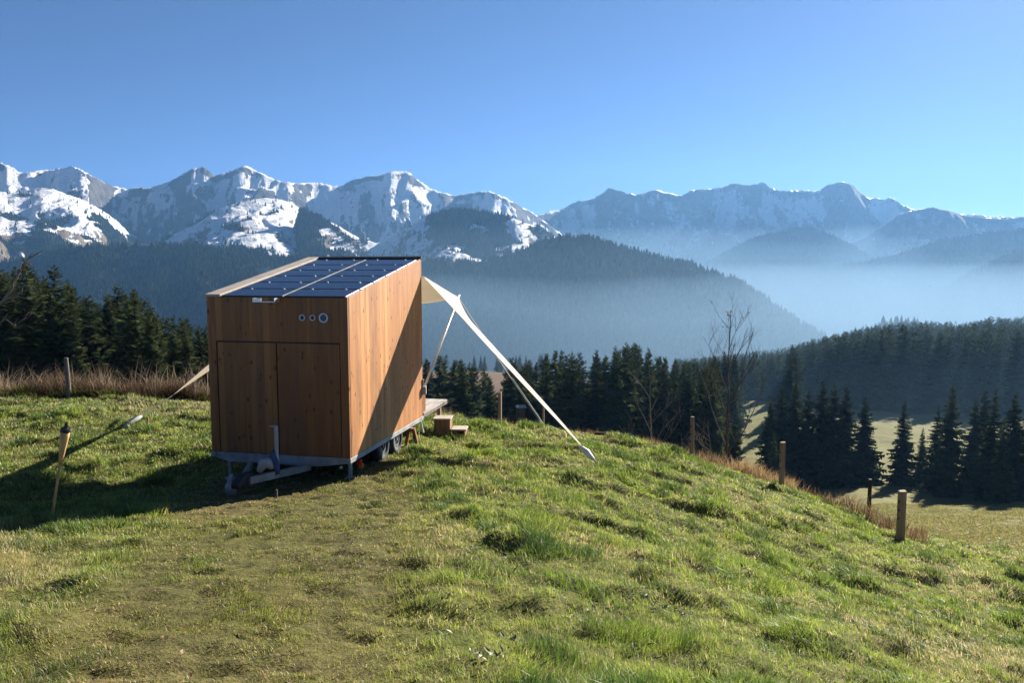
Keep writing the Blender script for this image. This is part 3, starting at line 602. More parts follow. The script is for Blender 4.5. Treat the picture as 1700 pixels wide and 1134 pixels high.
dk = np.maximum(sstep(.22, .55, tu2) * sstep(-.1, .3, perlin(x * .45, y * .45, 95)), sstep(.25, .5, perlin(x * 2.9, y * 2.9, 97)) * .9 * (1 - pm))[:, None] * .8; col = col * (1 - dk) + c4 * dk
col = np.where(isdry[:, None], c3 * rng.uniform(.5, 1.15, (n, 1)), col) * rng.uniform(.6, 1.3, (n, 1))
col = col * (1 - pm[:, None] * np.array([.10, .24, .12])); spot = (sstep(.28, .5, perlin(x * 4.3, y * 4.3, 98)) * (1 - pm))[:, None] * .55; col = col * (1 - spot) + c4 * spot
h = h * (1 + .5 * spot[:, 0])
la = 2.2 * fbm(x * .8, y * .8, 2, 63) * 2 + rng.normal(0, 1.1, n) + 2.6
go = blades(np.stack([x, y, z - .012], -1), h, w, rng.uniform(0, 6.28, n), rng.uniform(.15, 1.05, n), la, col.astype(np.float32), 'grass', M['grass'])
tag(go, 'short tufted green grass covering the knoll', 'grass', kind='stuff')
# fence line in plan
POSTS = [('L', 115, 665, 21.8, 595), ('A', 830, 709, 21.5, 652), ('B', 1148, 768, 19.5, 692), ('C', 1297, 812, 18, 735), ('D', 1494, 902, 15.6, 816)]
fl = [tuple(pt(px, py, Y)[:2]) for px, py, Y in [(-400, 650, 21), (-100, 655, 21.6), (115, 662, 22), (320, 660, 22.2), (460, 668, 22.5), (600, 680, 22.6), (740, 700, 22.2), (830, 706, 22.0), (930, 715, 22.0), (1050, 738, 21.0), (1148, 764, 20.2), (1297, 808, 18.7), (1400, 855, 17.6), (1494, 897, 16.0), (1600, 930, 14.6), (1720, 970, 13.2)]]
fl = np.array(fl); seg = np.r_[0, np.cumsum(np.hypot(*np.diff(fl, axis=0).T))]
def along(s): return np.interp(s, seg, fl[:, 0]), np.interp(s, seg, fl[:, 1])
def strip(n, px0, px1, o0, o1, hr, cols, name, label, seed, wid=.010, lean=(.1, .6)):
    s = rng.uniform(0, seg[-1], n * 3); x, y = along(s); x2, y2 = along(s + .3); dx, dy = x2 - x, y2 - y; L = np.hypot(dx, dy) + 1e-6; off = rng.uniform(o0, o1, n * 3) + .5 * perlin(s * .5, s * 0 + seed, seed)
    x = x - dy / L * off; y = y + dx / L * off; pxv = CX + F * x / y; k = (pxv > px0) & (pxv < px1) & (rng.random(n * 3) < .35 + .65 * sstep(-.25, .25, perlin(x * .9, y * .9, seed + 1)))
    x, y = x[k][:n], y[k][:n]; m = len(x); z = Hground(x, y)
    h = rng.uniform(hr[0], hr[1], m) * (.65 + .7 * np.clip(.5 + perlin(x * .7, y * .7, seed + 2), 0, 1)); ci = rng.integers(0, len(cols), m)
    c = np.array(cols)[ci] * rng.uniform(.65, 1.25, (m, 1))
    o = blades(np.stack([x, y, z - .02], -1), h, np.full(m, wid) * rng.uniform(.6, 1.6, m), rng.uniform(0, 6.28, m), rng.uniform(lean[0], lean[1], m), rng.uniform(0, 6.28, m), c.astype(np.float32), name, M['weed'])
    tag(o, label, name.replace('_', ' '), kind='stuff'); return o
DRYC = [(.34, .22, .11), (.28, .17, .085), (.22, .13, .07), (.40, .28, .15)]
strip(16000, -250, 480, -.2, 1.7, (.25, .72), [(.13, .085, .055), (.17, .115, .075), (.085, .055, .035), (.11, .075, .055), (.075, .07, .028)], 'dry_weeds', 'brown withered weeds along the left fence before the spruces', 3, .016, (.1, .9))
strip(2600, -250, 480, -.1, 1.8, (.45, 1.1), [(.30, .23, .16), (.36, .28, .20), (.24, .175, .12)], 'dry_stalks', 'pale dry stalks standing among the left weeds', 13, .013, (.1, .8))
strip(9000, -250, 480, -.5, .6, (.15, .4), [(.10, .13, .025), (.07, .10, .02), (.14, .15, .04), (.2, .13, .06)], 'low_weeds', 'low green weeds at the foot of the left dry weeds', 23, .03, (.3, 1.0))
strip(16000, 700, 1010, -.1, 1.6, (.15, .5), DRYC, 'tall_grass', 'tall straw coloured grass on the knoll crest by the awning anchors', 5, .010, (.1, .5))
strip(26000, 985, 1330, -.2, 1.6, (.2, .48), [(.40, .27, .13), (.35, .24, .12), (.28, .19, .10), (.44, .33, .19)], 'dry_grass', 'orange brown uncut grass along the right fence', 7, .010, (.1, .55))
strip(9000, 1270, 1560, .1, 2.3, (.12, .5), [(.16, .085, .05), (.21, .13, .08), (.12, .075, .045), (.30, .21, .12), (.14, .13, .045)], 'weeds', 'reddish brown weeds below the fence between the right posts', 9, .014, (.1, .7))
# meadow turf down the right slope
n = 150000; y = (20 ** .7 + rng.random(n) * (95 ** .7 - 20 ** .7)) ** (1 / .7); u = rng.uniform(.40, .80, n); x = u * y
below = Hground(x, np.minimum(y, 33)) ; zf = np.where(y < 33, below, Hfar(x, y)); 
dn = perlin(x * .6, y * .6, 61); h = rng.uniform(.06, .16, n) * (1 + .6 * dn) * np.interp(y, [14, 60], [1, 1.8]); cc = np.array([(.24, .185, .08), (.19, .18, .06), (.14, .165, .042)])[rng.integers(0, 3, n)] * rng.uniform(.7, 1.2, (n, 1))
o = blades(np.stack([x, y, zf - .02], -1), h, .008 * np.clip(y / 7, 1, 6) * rng.uniform(.7, 1.3, n), rng.uniform(0, 6.28, n), rng.uniform(.2, 1, n), rng.uniform(0, 6.28, n), cc.astype(np.float32), 'meadow_grass', M['grass']); tag(o, 'brownish grazed grass on the slope below the right fence', 'grass', kind='stuff')

# ------------------------------------------------------------------ trailer
W, L, H1_, H2_, YAW = 2.5, 3.74, 2.617, 3.284, .2047
corner = np.array([-2.6324, 12.2856, -3.0773])           # near right lower corner of the wooden body
ex = np.array([math.cos(YAW), -math.sin(YAW), 0]); ey = np.array([math.sin(YAW), math.cos(YAW), 0])
ctr = corner - ex * W / 2 + ey * L / 2; GZ = pt(640, 760, 13.9)[2]; H0 = ctr[2] - GZ
TR = empty('wooden_trailer', (ctr[0], ctr[1], GZ), -YAW); tag(TR, 'tall larch clad tiny house trailer with solar panels on its sloping roof', 'trailer')
def loc(p): return (p[0] - W / 2, p[1] - L / 2, p[2] + H0)            # body coords (0..W, 0..L, from body bottom) -> root coords
def wld(p): return corner + ex * (p[0] - W) + ey * p[1] + np.array([0, 0, p[2]])
def toloc(w): d = np.asarray(w) - np.array([ctr[0], ctr[1], GZ]); return np.array([d @ ex, d @ ey, d[2]])
class LB(MB):
    def build(s, name, mat, parent=TR, **k):
        s.v = [loc(p) for p in s.v]; return MB.build(s, name, mat, parent, **k)
def top(y): return H1_ + (H2_ - H1_) * y / L
# front wall: frame around two doors
dz = 1.89; dx0, dx1 = .15, 2.36
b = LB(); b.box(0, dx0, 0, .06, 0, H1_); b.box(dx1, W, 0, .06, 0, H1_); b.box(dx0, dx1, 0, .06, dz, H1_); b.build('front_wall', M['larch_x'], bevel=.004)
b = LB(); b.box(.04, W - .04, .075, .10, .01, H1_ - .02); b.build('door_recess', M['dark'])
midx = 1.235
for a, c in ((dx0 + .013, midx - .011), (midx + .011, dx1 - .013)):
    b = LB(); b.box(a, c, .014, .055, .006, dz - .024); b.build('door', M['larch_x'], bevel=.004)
for sx in (0, 1):
    b = LB(); x0, x1 = ((W - .06, W + .004) if sx else (-.004, .06)); y0 = .062
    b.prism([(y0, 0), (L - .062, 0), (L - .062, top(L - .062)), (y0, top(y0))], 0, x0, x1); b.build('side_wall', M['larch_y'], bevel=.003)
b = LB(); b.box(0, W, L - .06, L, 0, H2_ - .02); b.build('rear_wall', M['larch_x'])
def slope_box(mb, x0, x1, y0, y1, o0, o1):      # box lying on the roof pitch, offsets measured up from the wall top line
    P = [(x, y, top(y) + o) for o in (o0, o1) for x, y in ((x0, y0), (x1, y0), (x1, y1), (x0, y1))]
    mb.add(P, [(3, 2, 1, 0), (4, 5, 6, 7), (0, 1, 5, 4), (1, 2, 6, 5), (2, 3, 7, 6), (3, 0, 4, 7)])
b = LB(); slope_box(b, .062, W - .062, .102, L - .064, -.17, -.12); b.build('roof', M['black'])
b = LB(); slope_box(b, -.02, .255, -.01, L + .02, .003, .045); slope_box(b, .225, .252, .01, L - .05, -.12, .002); b.build('roof_cap', M['cap'], bevel=.006)
b = LB(); slope_box(b, .258, W + .012, L - .05, L + .02, .0, .055); slope_box(b, .258, W - .064, L - .085, L - .066, -.12, .05); b.build('rear_flashing', M['black'])
b = LB(); slope_box(b, W - .058, W + .008, .0, L - .054, .004, .016); slope_box(b, .26, W - .06, -.014, .05, .004, .014); b.build('edge_flashing', M['black'])
rows, x_0, x_1, y_0, y_1 = 6, .285, W - .015, -.03, L - .24; rl = (y_1 - y_0) / rows; xm = (x_0 + x_1) / 2
for r_ in range(rows):
    for c_ in range(2):
        xa, xb = (x_0, xm - .022) if c_ == 0 else (xm + .022, x_1); ya, yb = y_0 + r_ * rl + .026, y_0 + (r_ + 1) * rl - .026
        b = LB(); slope_box(b, xa + .012, xb - .0155, ya + .012, yb - .012, .010, .026); p_ = b.build('solar_panel', M['solar'])
        f = LB(); slope_box(f, xb - .015, xb, ya, yb, .006, .028)
        f2 = LB(); slope_box(f2, xa, xb - .0216, ya, ya + .0115, .006, .027); slope_box(f2, xa, xb - .0216, yb - .0115, yb, .006, .027); slope_box(f2, xa, xa + .0115, ya + .0117, yb - .0117, .006, .027)
        f.build('side_frame', M['alu' if c_ else 'black'], p_); f2.build('end_frame', M['black'], p_)
        k = LB(); 
        for q in (.22, .78): slope_box(k, xa + (xb - xa) * q - .012, xa + (xb - xa) * q + .012, yb - .004, yb + .018, .0265, .034)
        k.build('clamp', M['alu'], p_)
b = LB(); slope_box(b, xm - .010, xm + .010, y_0 + .02, y_1, .005, .03); b.build('centre_rail', M['steel'])
# spout under the panel edge
b = LB(); sx0, sx1 = .94, 1.33
b.box(sx0, sx0 + .012, -.17, -.012, H1_ - .075, H1_ - .008); b.box(sx1 - .012, sx1, -.17, -.012, H1_ - .075, H1_ - .008); b.box(sx0 + .0125, sx1 - .0125, -.17, -.012, H1_ - .075, H1_ - .063); b.box(sx0 + .0125, sx0 + .15, -.168, -.155, H1_ - .062, H1_ - .01)
b.build('gutter_spout', M['alu'])
for vx, r0, r1, mt_ in ((1.725, .034, .054, 'dark'), (1.905, .034, .050, 'dark'), (2.095, .056, .080, 'vent_blue')):
    vz = H1_ - .325
    b = LB(); b.ring((vx, -.012, vz), 1, r0, r1, .03); v_ = b.build('vent', M['ring'], bevel=.004)
    b = LB(); b.ring((vx, -.004, vz), 1, .001, r0 + .001, .008); b.build('vent_cover', M[mt_], v_)
# chassis
b = LB(); b.prism([(.02, -.004), (W - .005, -.004), (W - .005, -.09), (W - .55, -.165), (.3, -.165), (.02, -.09)], 1, .02, .09); b.build('front_beam', M['steel'])
b = LB(); b.box(W - .07, W + .012, -.012, L + .02, -.085, -.003); b.box(-.012, .07, -.012, L + .02, -.085, -.003); b.box(.075, W - .075, L - .06, L, -.085, -.003); b.build('chassis_rail', M['steel'], bevel=.004)
b = LB(); b.box(.08, W - .08, .1, L - .1, -.06, -.004); b.build('underfloor', M['black'])
tipP = toloc(pt(404, 803, 11.15)); tipB = (tipP[0] + W / 2, tipP[1] + L / 2, tipP[2] - H0)
b = LB(); b.bar((1.72, .12, -.21), (tipB[0] + .06, tipB[1] + .05, tipB[2] + .03), .075, .11); b.bar((.65, .12, -.21), (tipB[0] - .05, tipB[1] + .05, tipB[2] + .03), .075, .11); b.build('drawbar', M['steel'], bevel=.006)
b = LB(); b.prism([(tipB[1] - .22, tipB[2] - .03), (tipB[1] + .2, tipB[2] - .03), (tipB[1] + .2, tipB[2] + .13), (tipB[1] - .05, tipB[2] + .15), (tipB[1] - .22, tipB[2] + .05)], 0, tipB[0] - .07, tipB[0] + .06); b.build('hitch_head', M['black'], bevel=.02)
b = LB(); b.tube([(tipB[0] - .17, tipB[1] - .05, tipB[2] - .16), (tipB[0] - .17, tipB[1] - .06, tipB[2] - .04), (tipB[0] - .16, tipB[1] - .06, tipB[2] + .08), (tipB[0] - .15, tipB[1] - .05, tipB[2] + .15)], [.075, .085, .05, .012], 12); b.build('hitch_cover', M['steel'], smooth=True)
jx, jy = tipB[0] + .30, tipB[1] + .42
b = LB(); b.tube([(jx + .02, jy, tipB[2] + .02), (jx + .02, jy, tipB[2] + .78)], .032, 12); b.box(jx - .08, jx + .035, jy - .02, jy + .02, tipB[2] + .78, tipB[2] + .80); b.build('jockey_jack', M['steel'])
b = LB(); b.tube([(jx - .22, jy - .10, tipB[2] + .10), (jx - .16, jy - .09, tipB[2] + .22), (jx - .08, jy - .07, tipB[2] + .24), (jx - .0, jy - .06, tipB[2] + .16)], [.045, .085, .09, .04], 10); b.build('jack_cover', M['canvas_strap'], smooth=True)
b = LB(); b.tube([(jx - .10, jy - .03, tipB[2] + .24), (jx - .03, jy - .02, tipB[2] + .38), (jx + .03, jy - .04, tipB[2] + .20), (jx + .06, jy - .05, tipB[2] + .06)], [.035, .065, .055, .03], 9); b.build('blue_wrap', M['blue'], smooth=True)
for sx, sy in ((2.44, .13), (.25, .13), (.25, L - .25), (2.40, L - .3)):
    gz = H1(*wld((sx, sy, 0))[:2]) - corner[2]
    b = LB(); b.box(sx - .025, sx + .025, sy - .025, sy + .025, gz + .015, -.09); b.box(sx - .07, sx + .07, sy - .07, sy + .07, gz - .03, gz + .012); b.build('support_leg', M['steel'])
b = LB(); b.box(W - .02, W + .06, .30, .36, -.20, -.10); b.build('red_lamp', M['red'], bevel=.01)
b = LB(); b.box(W - .02, W + .06, .37, .42, -.26, -.18); b.build('amber_lamp', M['amber'], bevel=.01)
b = LB(); b.tube([(W - .19, .04, -.17), (W - .19, .08, -.17)], .02, 10); b.build('front_lamp', M['white'])
for px_w, py_w in ((630, 0), (653, 0)):
    # wheel centre along the side where the picture shows it
    s = (px_w - CX) / F; t_ = [k for k in np.linspace(0, L, 600)]
    best = min(t_, key=lambda k: abs(proj(*(wld((W - .10, k, -.1))))[0] - px_w))
    for sx in (W - .10, .10):
        gz = max(H1(*wld((sx, best, 0))[:2]), GZ - .05) - corner[2]; rad = .285; cz = gz + rad - .03
        b = LB(); c0 = (sx, best, cz)
        prof_ = [(.165, -.085), (.23, -.098), (.272, -.085), (.285, -.05), (.285, .05), (.272, .085), (.23, .098), (.165, .085)]
        vs = []; nn = 36
        for rr, ax in prof_:
            for k in range(nn):
                a = 2 * math.pi * k / nn; vs.append((sx + ax, best + rr * math.cos(a), cz + rr * math.sin(a)))
        fs = [(j * nn + k, j * nn + (k + 1) % nn, ((j + 1) % 8) * nn + (k + 1) % nn, ((j + 1) % 8) * nn + k) for j in range(8) for k in range(nn)]
        wroot = LB(); wroot.add(vs, fs); wo = wroot.build('wheel', M['rubber'], smooth=True)
        sg = 1 if sx > 1 else -1
        b = LB(); b.ring((sx + sg * .055, best, cz), 0, .10, .166, .03); b.ring((sx + sg * .03, best, cz), 0, .001, .101, .02); b.ring((sx + sg * .06, best, cz), 0, .001, .035, .04); b.build('rim', M['rim'], wo, bevel=.004)
        k2 = LB()
        for q in range(5):
            a = 2 * math.pi * q / 5; k2.tube([(sx + sg * .035, best + .065 * math.cos(a), cz + .065 * math.sin(a)), (sx + sg * .055, best + .065 * math.cos(a), cz + .065 * math.sin(a))], .009, 6)
        k2.build('wheel_nut', M['steel'], wo)
b = LB(); b.tube([(W - .02, L - .12, -.05), (W + .01, L - .12, -.2), (W + .05, L - .14, -.33)], .022, 8); b.build('drain_pipe', M['white'])
# rear fold-down deck
DZ = .06; DE = L + 1.75
b = LB(); nb_ = 13
for i in range(nb_):
    x0 = .0 + i * (W + .02) / nb_; b.box(x0, x0 + (W + .02) / nb_ - .008, L + .025, DE, DZ - .03, DZ)
b.build('rear_deck', M['deck'])
b = LB(); b.box(W - .07, W + .01, L + .03, DE + .01, DZ - .10, DZ - .034); b.box(0, .08, L + .03, DE + .01, DZ - .10, DZ - .034); b.box(.085, W - .075, DE - .06, DE + .01, DZ - .10, DZ - .034); b.build('deck_frame', M['post_grey'])
for sx in (.12, W - .14):
    gz = H1(*wld((sx, DE - .15, 0))[:2]) - corner[2]
    b = LB(); b.box(sx - .04, sx + .04, DE - .19, DE - .11, gz - .03, DZ - .102); b.build('deck_leg', M['post'])
# box on the deck by the rear wall
p = wld((W - .16, L + .17, DZ)); BX = empty('wooden_box', tuple(p), -YAW); tag(BX, 'narrow orange wooden box on the deck against the rear trailer corner', 'box')
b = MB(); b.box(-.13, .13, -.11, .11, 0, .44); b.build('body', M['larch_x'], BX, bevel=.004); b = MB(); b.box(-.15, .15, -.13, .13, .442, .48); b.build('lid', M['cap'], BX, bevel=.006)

# ------------------------------------------------------------------ awning
C_ = wld((W - .01, L + .01, H2_ - .33)); C2 = wld((.01, L + .01, H2_ - .33))
C_ = pt(702, 458, C_[1]); C2[2] = C_[2]
Pn = pt(964, 740, 14.6); T_ = pt(761, 494, 18.1)
# mirror helper across the trailer centre plane
def mir(w): q = np.asarray(w) - ctr; a = q @ ex; return np.asarray(w) - 2 * a * ex
PL = pt(286, 657, 18.6); TL = mir(T_)
AW = empty('awning', tuple(wld((W / 2, L, 0))), 0); tag(AW, 'cream canvas sun sail stretched behind the trailer on slanting poles', 'awning'); awo = np.array(AW.location)
def bez(a, c, b_, n): t = np.linspace(0, 1, n)[:, None]; return (1 - t) ** 2 * a + 2 * (1 - t) * t * c + t ** 2 * b_
def cloth(name, e1, e2, nv=10, sag=0.0, sagdir=(0, 0, -1)):   # ruled sheet between two edge polylines
    n = len(e1); v = np.linspace(0, 1, nv); P_ = e1[:, None] * (1 - v)[None, :, None] + e2[:, None] * v[None, :, None]
    t = np.linspace(0, 1, n); P_ = P_ + np.array(sagdir)[None, None] * (sag * np.sin(math.pi * t)[:, None] * np.sin(math.pi * v)[None])[..., None]
    wr = .006 * fbm(P_[..., 0] * 5 + P_[..., 2] * 5, P_[..., 1] * 5, 3, 3); P_[..., 2] += wr
    o = link(name, mesh_np(name, P_.reshape(-1, 3) - awo, quads=grid_faces(n, nv), smooth=True), M['canvas'], AW)
    so = o.modifiers.new('t', 'SOLIDIFY'); so.thickness = .004; return o
n_ = 40
def wing(C0, P0, T0, edge):
    e1 = bez(C0, (C0 + P0) / 2 + np.array([0, 0, -.02]), P0, n_)
    a1 = C0 + (T0 - C0) * np.linspace(0, 1, 12)[:, None]          # along the roof edge to the pole tip, then down the hollow outer hem
    q = np.array([T0] + [np.asarray(e) for e in edge]); l = np.r_[0, np.cumsum(np.linalg.norm(np.diff(q, axis=0), axis=1))]; t = np.linspace(0, l[-1], n_ - 11)
    e2b = np.stack([np.interp(t, l, q[:, k]) for k in range(3)], -1)
    for _ in range(2): e2b[1:-1] = (e2b[:-2] + 2 * e2b[1:-1] + e2b[2:]) / 4
    return cloth('canvas', e1, np.concatenate([a1[:-1], e2b]), 12, .03)
hem = [pt(*q) for q in ((769, 513, 17.76), (780, 532, 17.42), (800, 553, 17.05), (850, 608, 16.25), (905, 669, 15.45), (948, 718, 14.9), (965, 739, 14.66))]
wing(C_, Pn, T_, hem)
hemL = [C2 + (PL - C2) * t + np.array([.0, .10, -.28]) * (1 - t) * 2.0 for t in (.34, .5, .65, .8, .92, 1.0)]
wing(C2, PL, TL, hemL)
# roof part of the sail between the two wings
def top_edge(): return np.array([C_ + (C2 - C_) * t for t in np.linspace(0, 1, 24)])
def out_edge(): return bez(T_, (T_ + TL) / 2 + np.array([0, 0, -.35]) - ey * .5, TL, 24)
cloth('canvas', top_edge(), out_edge(), 12, .12)
qp = pt(752, 511, C_[1] + (Pn[1] - C_[1]) * .195); pb = wld((W + .02, L + .02, .62)); pb = pt(704, 645, pb[1])
for a, c in ((pb, T_), (mir(pb), TL)):
    m_ = MB(); m_.tube([a - awo, c + (c - a) * .03 - awo], [.027, .022], 10); po = m_.build('pole', M['alu'], AW, smooth=True)
    m_ = MB(); d = a - awo; m_.box(d[0] - .05, d[0] + .05, d[1] - .09, d[1] + .02, d[2] - .12, d[2] + .05); m_.tube([d + np.array([-.03, -.05, .05]), d + np.array([-.02, -.05, .2])], .03, 8); m_.build('pole_bracket', M['steel'], po, bevel=.01)
R1 = gpt(907, 718, 20.3); R1[2] += .06
def rope(a, c, r=.012, sag=.05, nm='guy_rope', mat='rope'):
    m_ = MB(); t = np.linspace(0, 1, 12); m_.tube([a * (1 - q) + c * q + np.array([0, 0, -sag * 4 * q * (1 - q)]) - awo for q in t], r, 6); m_.build(nm, M[mat], AW)
rope(T_, R1, .013, .04)
strap_lo = pt(905, 716, R1[1]); 
m_ = MB(); a_ = T_ * .42 + R1 * .58; m_.tube([a_ - awo, a_ * .3 + R1 * .7 - awo, R1 - awo], [.012, .028, .022], 8); m_.build('guy_strap', M['canvas_strap'], AW)
Pend = gpt(986, 766, 14.5)
rope(Pn, Pend + np.array([-.12, .05, .22]), .022, .0)
PLe = gpt(232, 694, 17.6); LA = pt(245, 688, 18.0)
rope(PL, PLe + np.array([0, 0, .1]), .011, .01, mat='post_grey')
def anchor_bag(a, c, r, label, mat):
    root = empty('anchor_bag', tuple((np.asarray(a) + c) / 2)); o_ = np.array(root.location); m_ = MB()
    d = np.asarray(c) - a; up = np.array([0, 0, .02])
    m_.tube([a - o_, a + d * .15 - o_, a + d * .45 + up - o_, a + d * .75 - o_, np.asarray(c) - o_], [r * .35, r * .8, r, r * .7, r * .2], 10); m_.build('bag', mat, root, smooth=True)
    m_ = MB(); m_.tube([np.asarray(c) - o_, np.asarray(c) + d * .12 + np.array([0, 0, -.08]) - o_], .012, 6); m_.build('peg', M['steel'], root)
    tag(root, label, 'anchor', 'canvas bags weighting the awning lines')
anchor_bag(pt(962, 741, 14.6), pt(989, 767, 14.4), .065, 'white canvas bag at the lower end of the long awning strip', M['white'])
anchor_bag(PLe + np.array([.05, 0, .10]), gpt(203, 711, 17.1) + np.array([0, 0, .05]), .06, 'grey canvas roll lying on the grass left of the trailer', M['canvas_strap'])
anchor_bag(R1 + np.array([-.06, .05, .05]), R1 + np.array([.32, .0, .0]), .05, 'pale bag on the crest holding the thin rear guy rope', M['canvas_strap'])
pg = gpt(246, 702, 17.5); m_ = MB(); m_.tube([(0, 0, -.1), (.0, 0, .2)], [.014, .017], 6); o = m_.build('ground_peg', M['bamboo'], None, loc=tuple(pg)); tag(o, 'short pale wooden peg in the grass left of the trailer', 'peg')
pg = gpt(459, 812, 11.0); m_ = MB(); m_.tube([(0, 0, -.1), (.0, 0, .13)], [.014, .014], 6); o = m_.build('ground_peg', M['post_grey'], None, loc=tuple(pg)); tag(o, 'short grey peg in the trailer shadow before the drawbar', 'peg')
# steps and trestle
sp = gpt(736, 716, 17.0); ST = empty('step_stool', tuple(sp), -YAW * .3); tag(ST, 'two level brown wooden step block on the grass beside the deck', 'steps')
b = MB(); b.box(-.18, .18, -.19, .19, -.04, .335); b.build('tall_block', M['step'], ST, bevel=.004); b = MB(); b.box(-.205, .195, -.21, .21, .337, .372); b.build('upper_tread', M['cap'], ST, bevel=.004)
b = MB(); b.box(.215, .25, -.19, .19, -.04, .10); b.box(.47, .51, -.19, .19, -.04, .10); b.box(.251, .469, .13, .17, -.04, .10); b.build('low_block', M['step'], ST); b = MB(); b.box(.20, .54, -.21, .21, .102, .135); b.build('lower_tread', M['cap'], ST, bevel=.004)
tp = wld((W + .02, L - .82, 0)); tp[2] = H1(tp[0], tp[1]); TS = empty('trestle', tuple(tp), -YAW); tag(TS, 'small wooden trestle on a plank under the trailer rear', 'trestle')
hh = corner[2] - .09 - tp[2]
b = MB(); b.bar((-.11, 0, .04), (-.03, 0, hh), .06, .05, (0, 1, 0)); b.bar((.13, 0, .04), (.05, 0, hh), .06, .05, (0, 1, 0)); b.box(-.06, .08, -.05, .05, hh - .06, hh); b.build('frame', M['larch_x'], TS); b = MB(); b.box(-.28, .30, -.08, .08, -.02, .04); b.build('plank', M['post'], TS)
# torch
tb = gpt(85, 865, 9.15); tt = pt(110, 706, 9.0); TO = empty('garden_torch', tuple(tb)); tag(TO, 'leaning bamboo garden torch with woven head at the left', 'garden torch')
d = tt - tb; b = MB(); b.tube([-d * .08, d * .2, d * .4, d * .62, d * .90], [.016, .0165, .015, .0155, .014], 10); b.build('pole', M['bamboo'], TO, smooth=True)
b = MB(); b.tube([d * .60, d * .66, d * .76, d * .88, d * .935], [.017, .026, .038, .050, .053], 14); b.build('basket', M['weave'], TO, smooth=True)
b = MB(); b.tube([d * .936, d * .955, d * .972, d * .973, d * 1.0, d * 1.03], [.058, .056, .05, .026, .022, .012], 14); b.build('oil_can', M['black'], TO)
# ------------------------------------------------------------------ fence posts
def post(px, py, Y, ptop, label, mat, wd=.1, round_=False, lean=(0, 0)):
    g_ = gpt(px, py, Y); zt = -float(m_of(ptop)) * Y; h = zt - g_[2]; root = empty('fence_post', tuple(g_), random.uniform(-.3, .3)); b = MB()
    if round_:
        b.tube([(0, 0, -.25), (0, 0, .3 * h), (lean[0] * .5, lean[1] * .5, .7 * h), (lean[0], lean[1], h)], [wd * .52, wd * .5, wd * .47, wd * .43], 9)
    else:
        s = wd / 2; b.add([(-s, -s, -.25), (s, -s, -.25), (s, s, -.25), (-s, s, -.25), (-s * .9 + lean[0], -s * .92, h), (s * .95 + lean[0], -s * .9, h + .01), (s * .9 + lean[0], s, h + .02), (-s + lean[0], s * .9, h)], [(3, 2, 1, 0), (4, 5, 6, 7), (0, 1, 5, 4), (1, 2, 6, 5), (2, 3, 7, 6), (3, 0, 4, 7)])
    b.build('stake', mat, root, bevel=.006, smooth=False)
    k = MB()
    for q in (.45, .62, .8): k.tube([(-wd * .62, -wd * .45, h * q), (-wd * .4, -wd * .45, h * q)], .016, 6); k.tube([(-wd * .66, -wd * .45, h * q), (-wd * .62, -wd * .45, h * q)], .026, 7)
    k.build('insulator', M['black'], root)
    tag(root, label, 'fence post', 'wooden fence posts round the knoll')
post(115, 666, 21.6, 594, 'weathered grey post among the left weeds before the spruces', M['post_grey'], .13, True, (-.03, 0))
post(322, 664, 22.2, 622, 'short grey post just left of the trailer, half hidden in weeds', M['post_grey'], .10, True)
post(830, 709, 21.4, 652, 'brown post on the crest left of the awning strip', M['post'], .09)
post(902, 706, 24.0, 668, 'thin reddish stake behind the lower awning strip', M['post'], .06)
post(1148, 769, 19.4, 692, 'rounded brown post on the crest left of the bare sapling', M['post'], .12, True)
post(1297, 812, 17.9, 735, 'squared brown post right of the bare sapling', M['post'], .115)
post(1441, 880, 20.3, 796, 'dark slim post behind the crest, second from the right', M['post_dark'], .11, True)
post(1494, 903, 15.5, 816, 'pale squared post nearest the camera at the right', M['post'], .14)
lg = gpt(1018, 737, 19.0); LG = MB(); LG.tube([(-.45, .15, .05), (0, .05, .06), (.42, -.1, .05)], [.035, .045, .035], 8); o = LG.build('log', M['post_dark'], None, loc=tuple(lg)); tag(o, 'dark fallen pole lying in the grass on the crest', 'log')
# hut roof between the far trees
hp = pt(864, 676, 104); hz = H1(hp[0], hp[1]); HT = empty('hut', (hp[0], hp[1], hz), .3); tag(HT, 'tiny hut with pale roof among the spruces behind the guy rope', 'hut')
zr = hp[2] - hz
b = MB(); b.box(-.5, .5, -.5, .5, -.5, zr - .05); b.build('wall', M['post_dark'], HT); b = MB(); b.prism([(-.6, zr - .04), (0, zr + .3), (.6, zr - .04), (.56, zr - .08), (0, zr + .24), (-.56, zr - .08)], 0, -.7, .7); b.build('roof', M['steel'], HT)
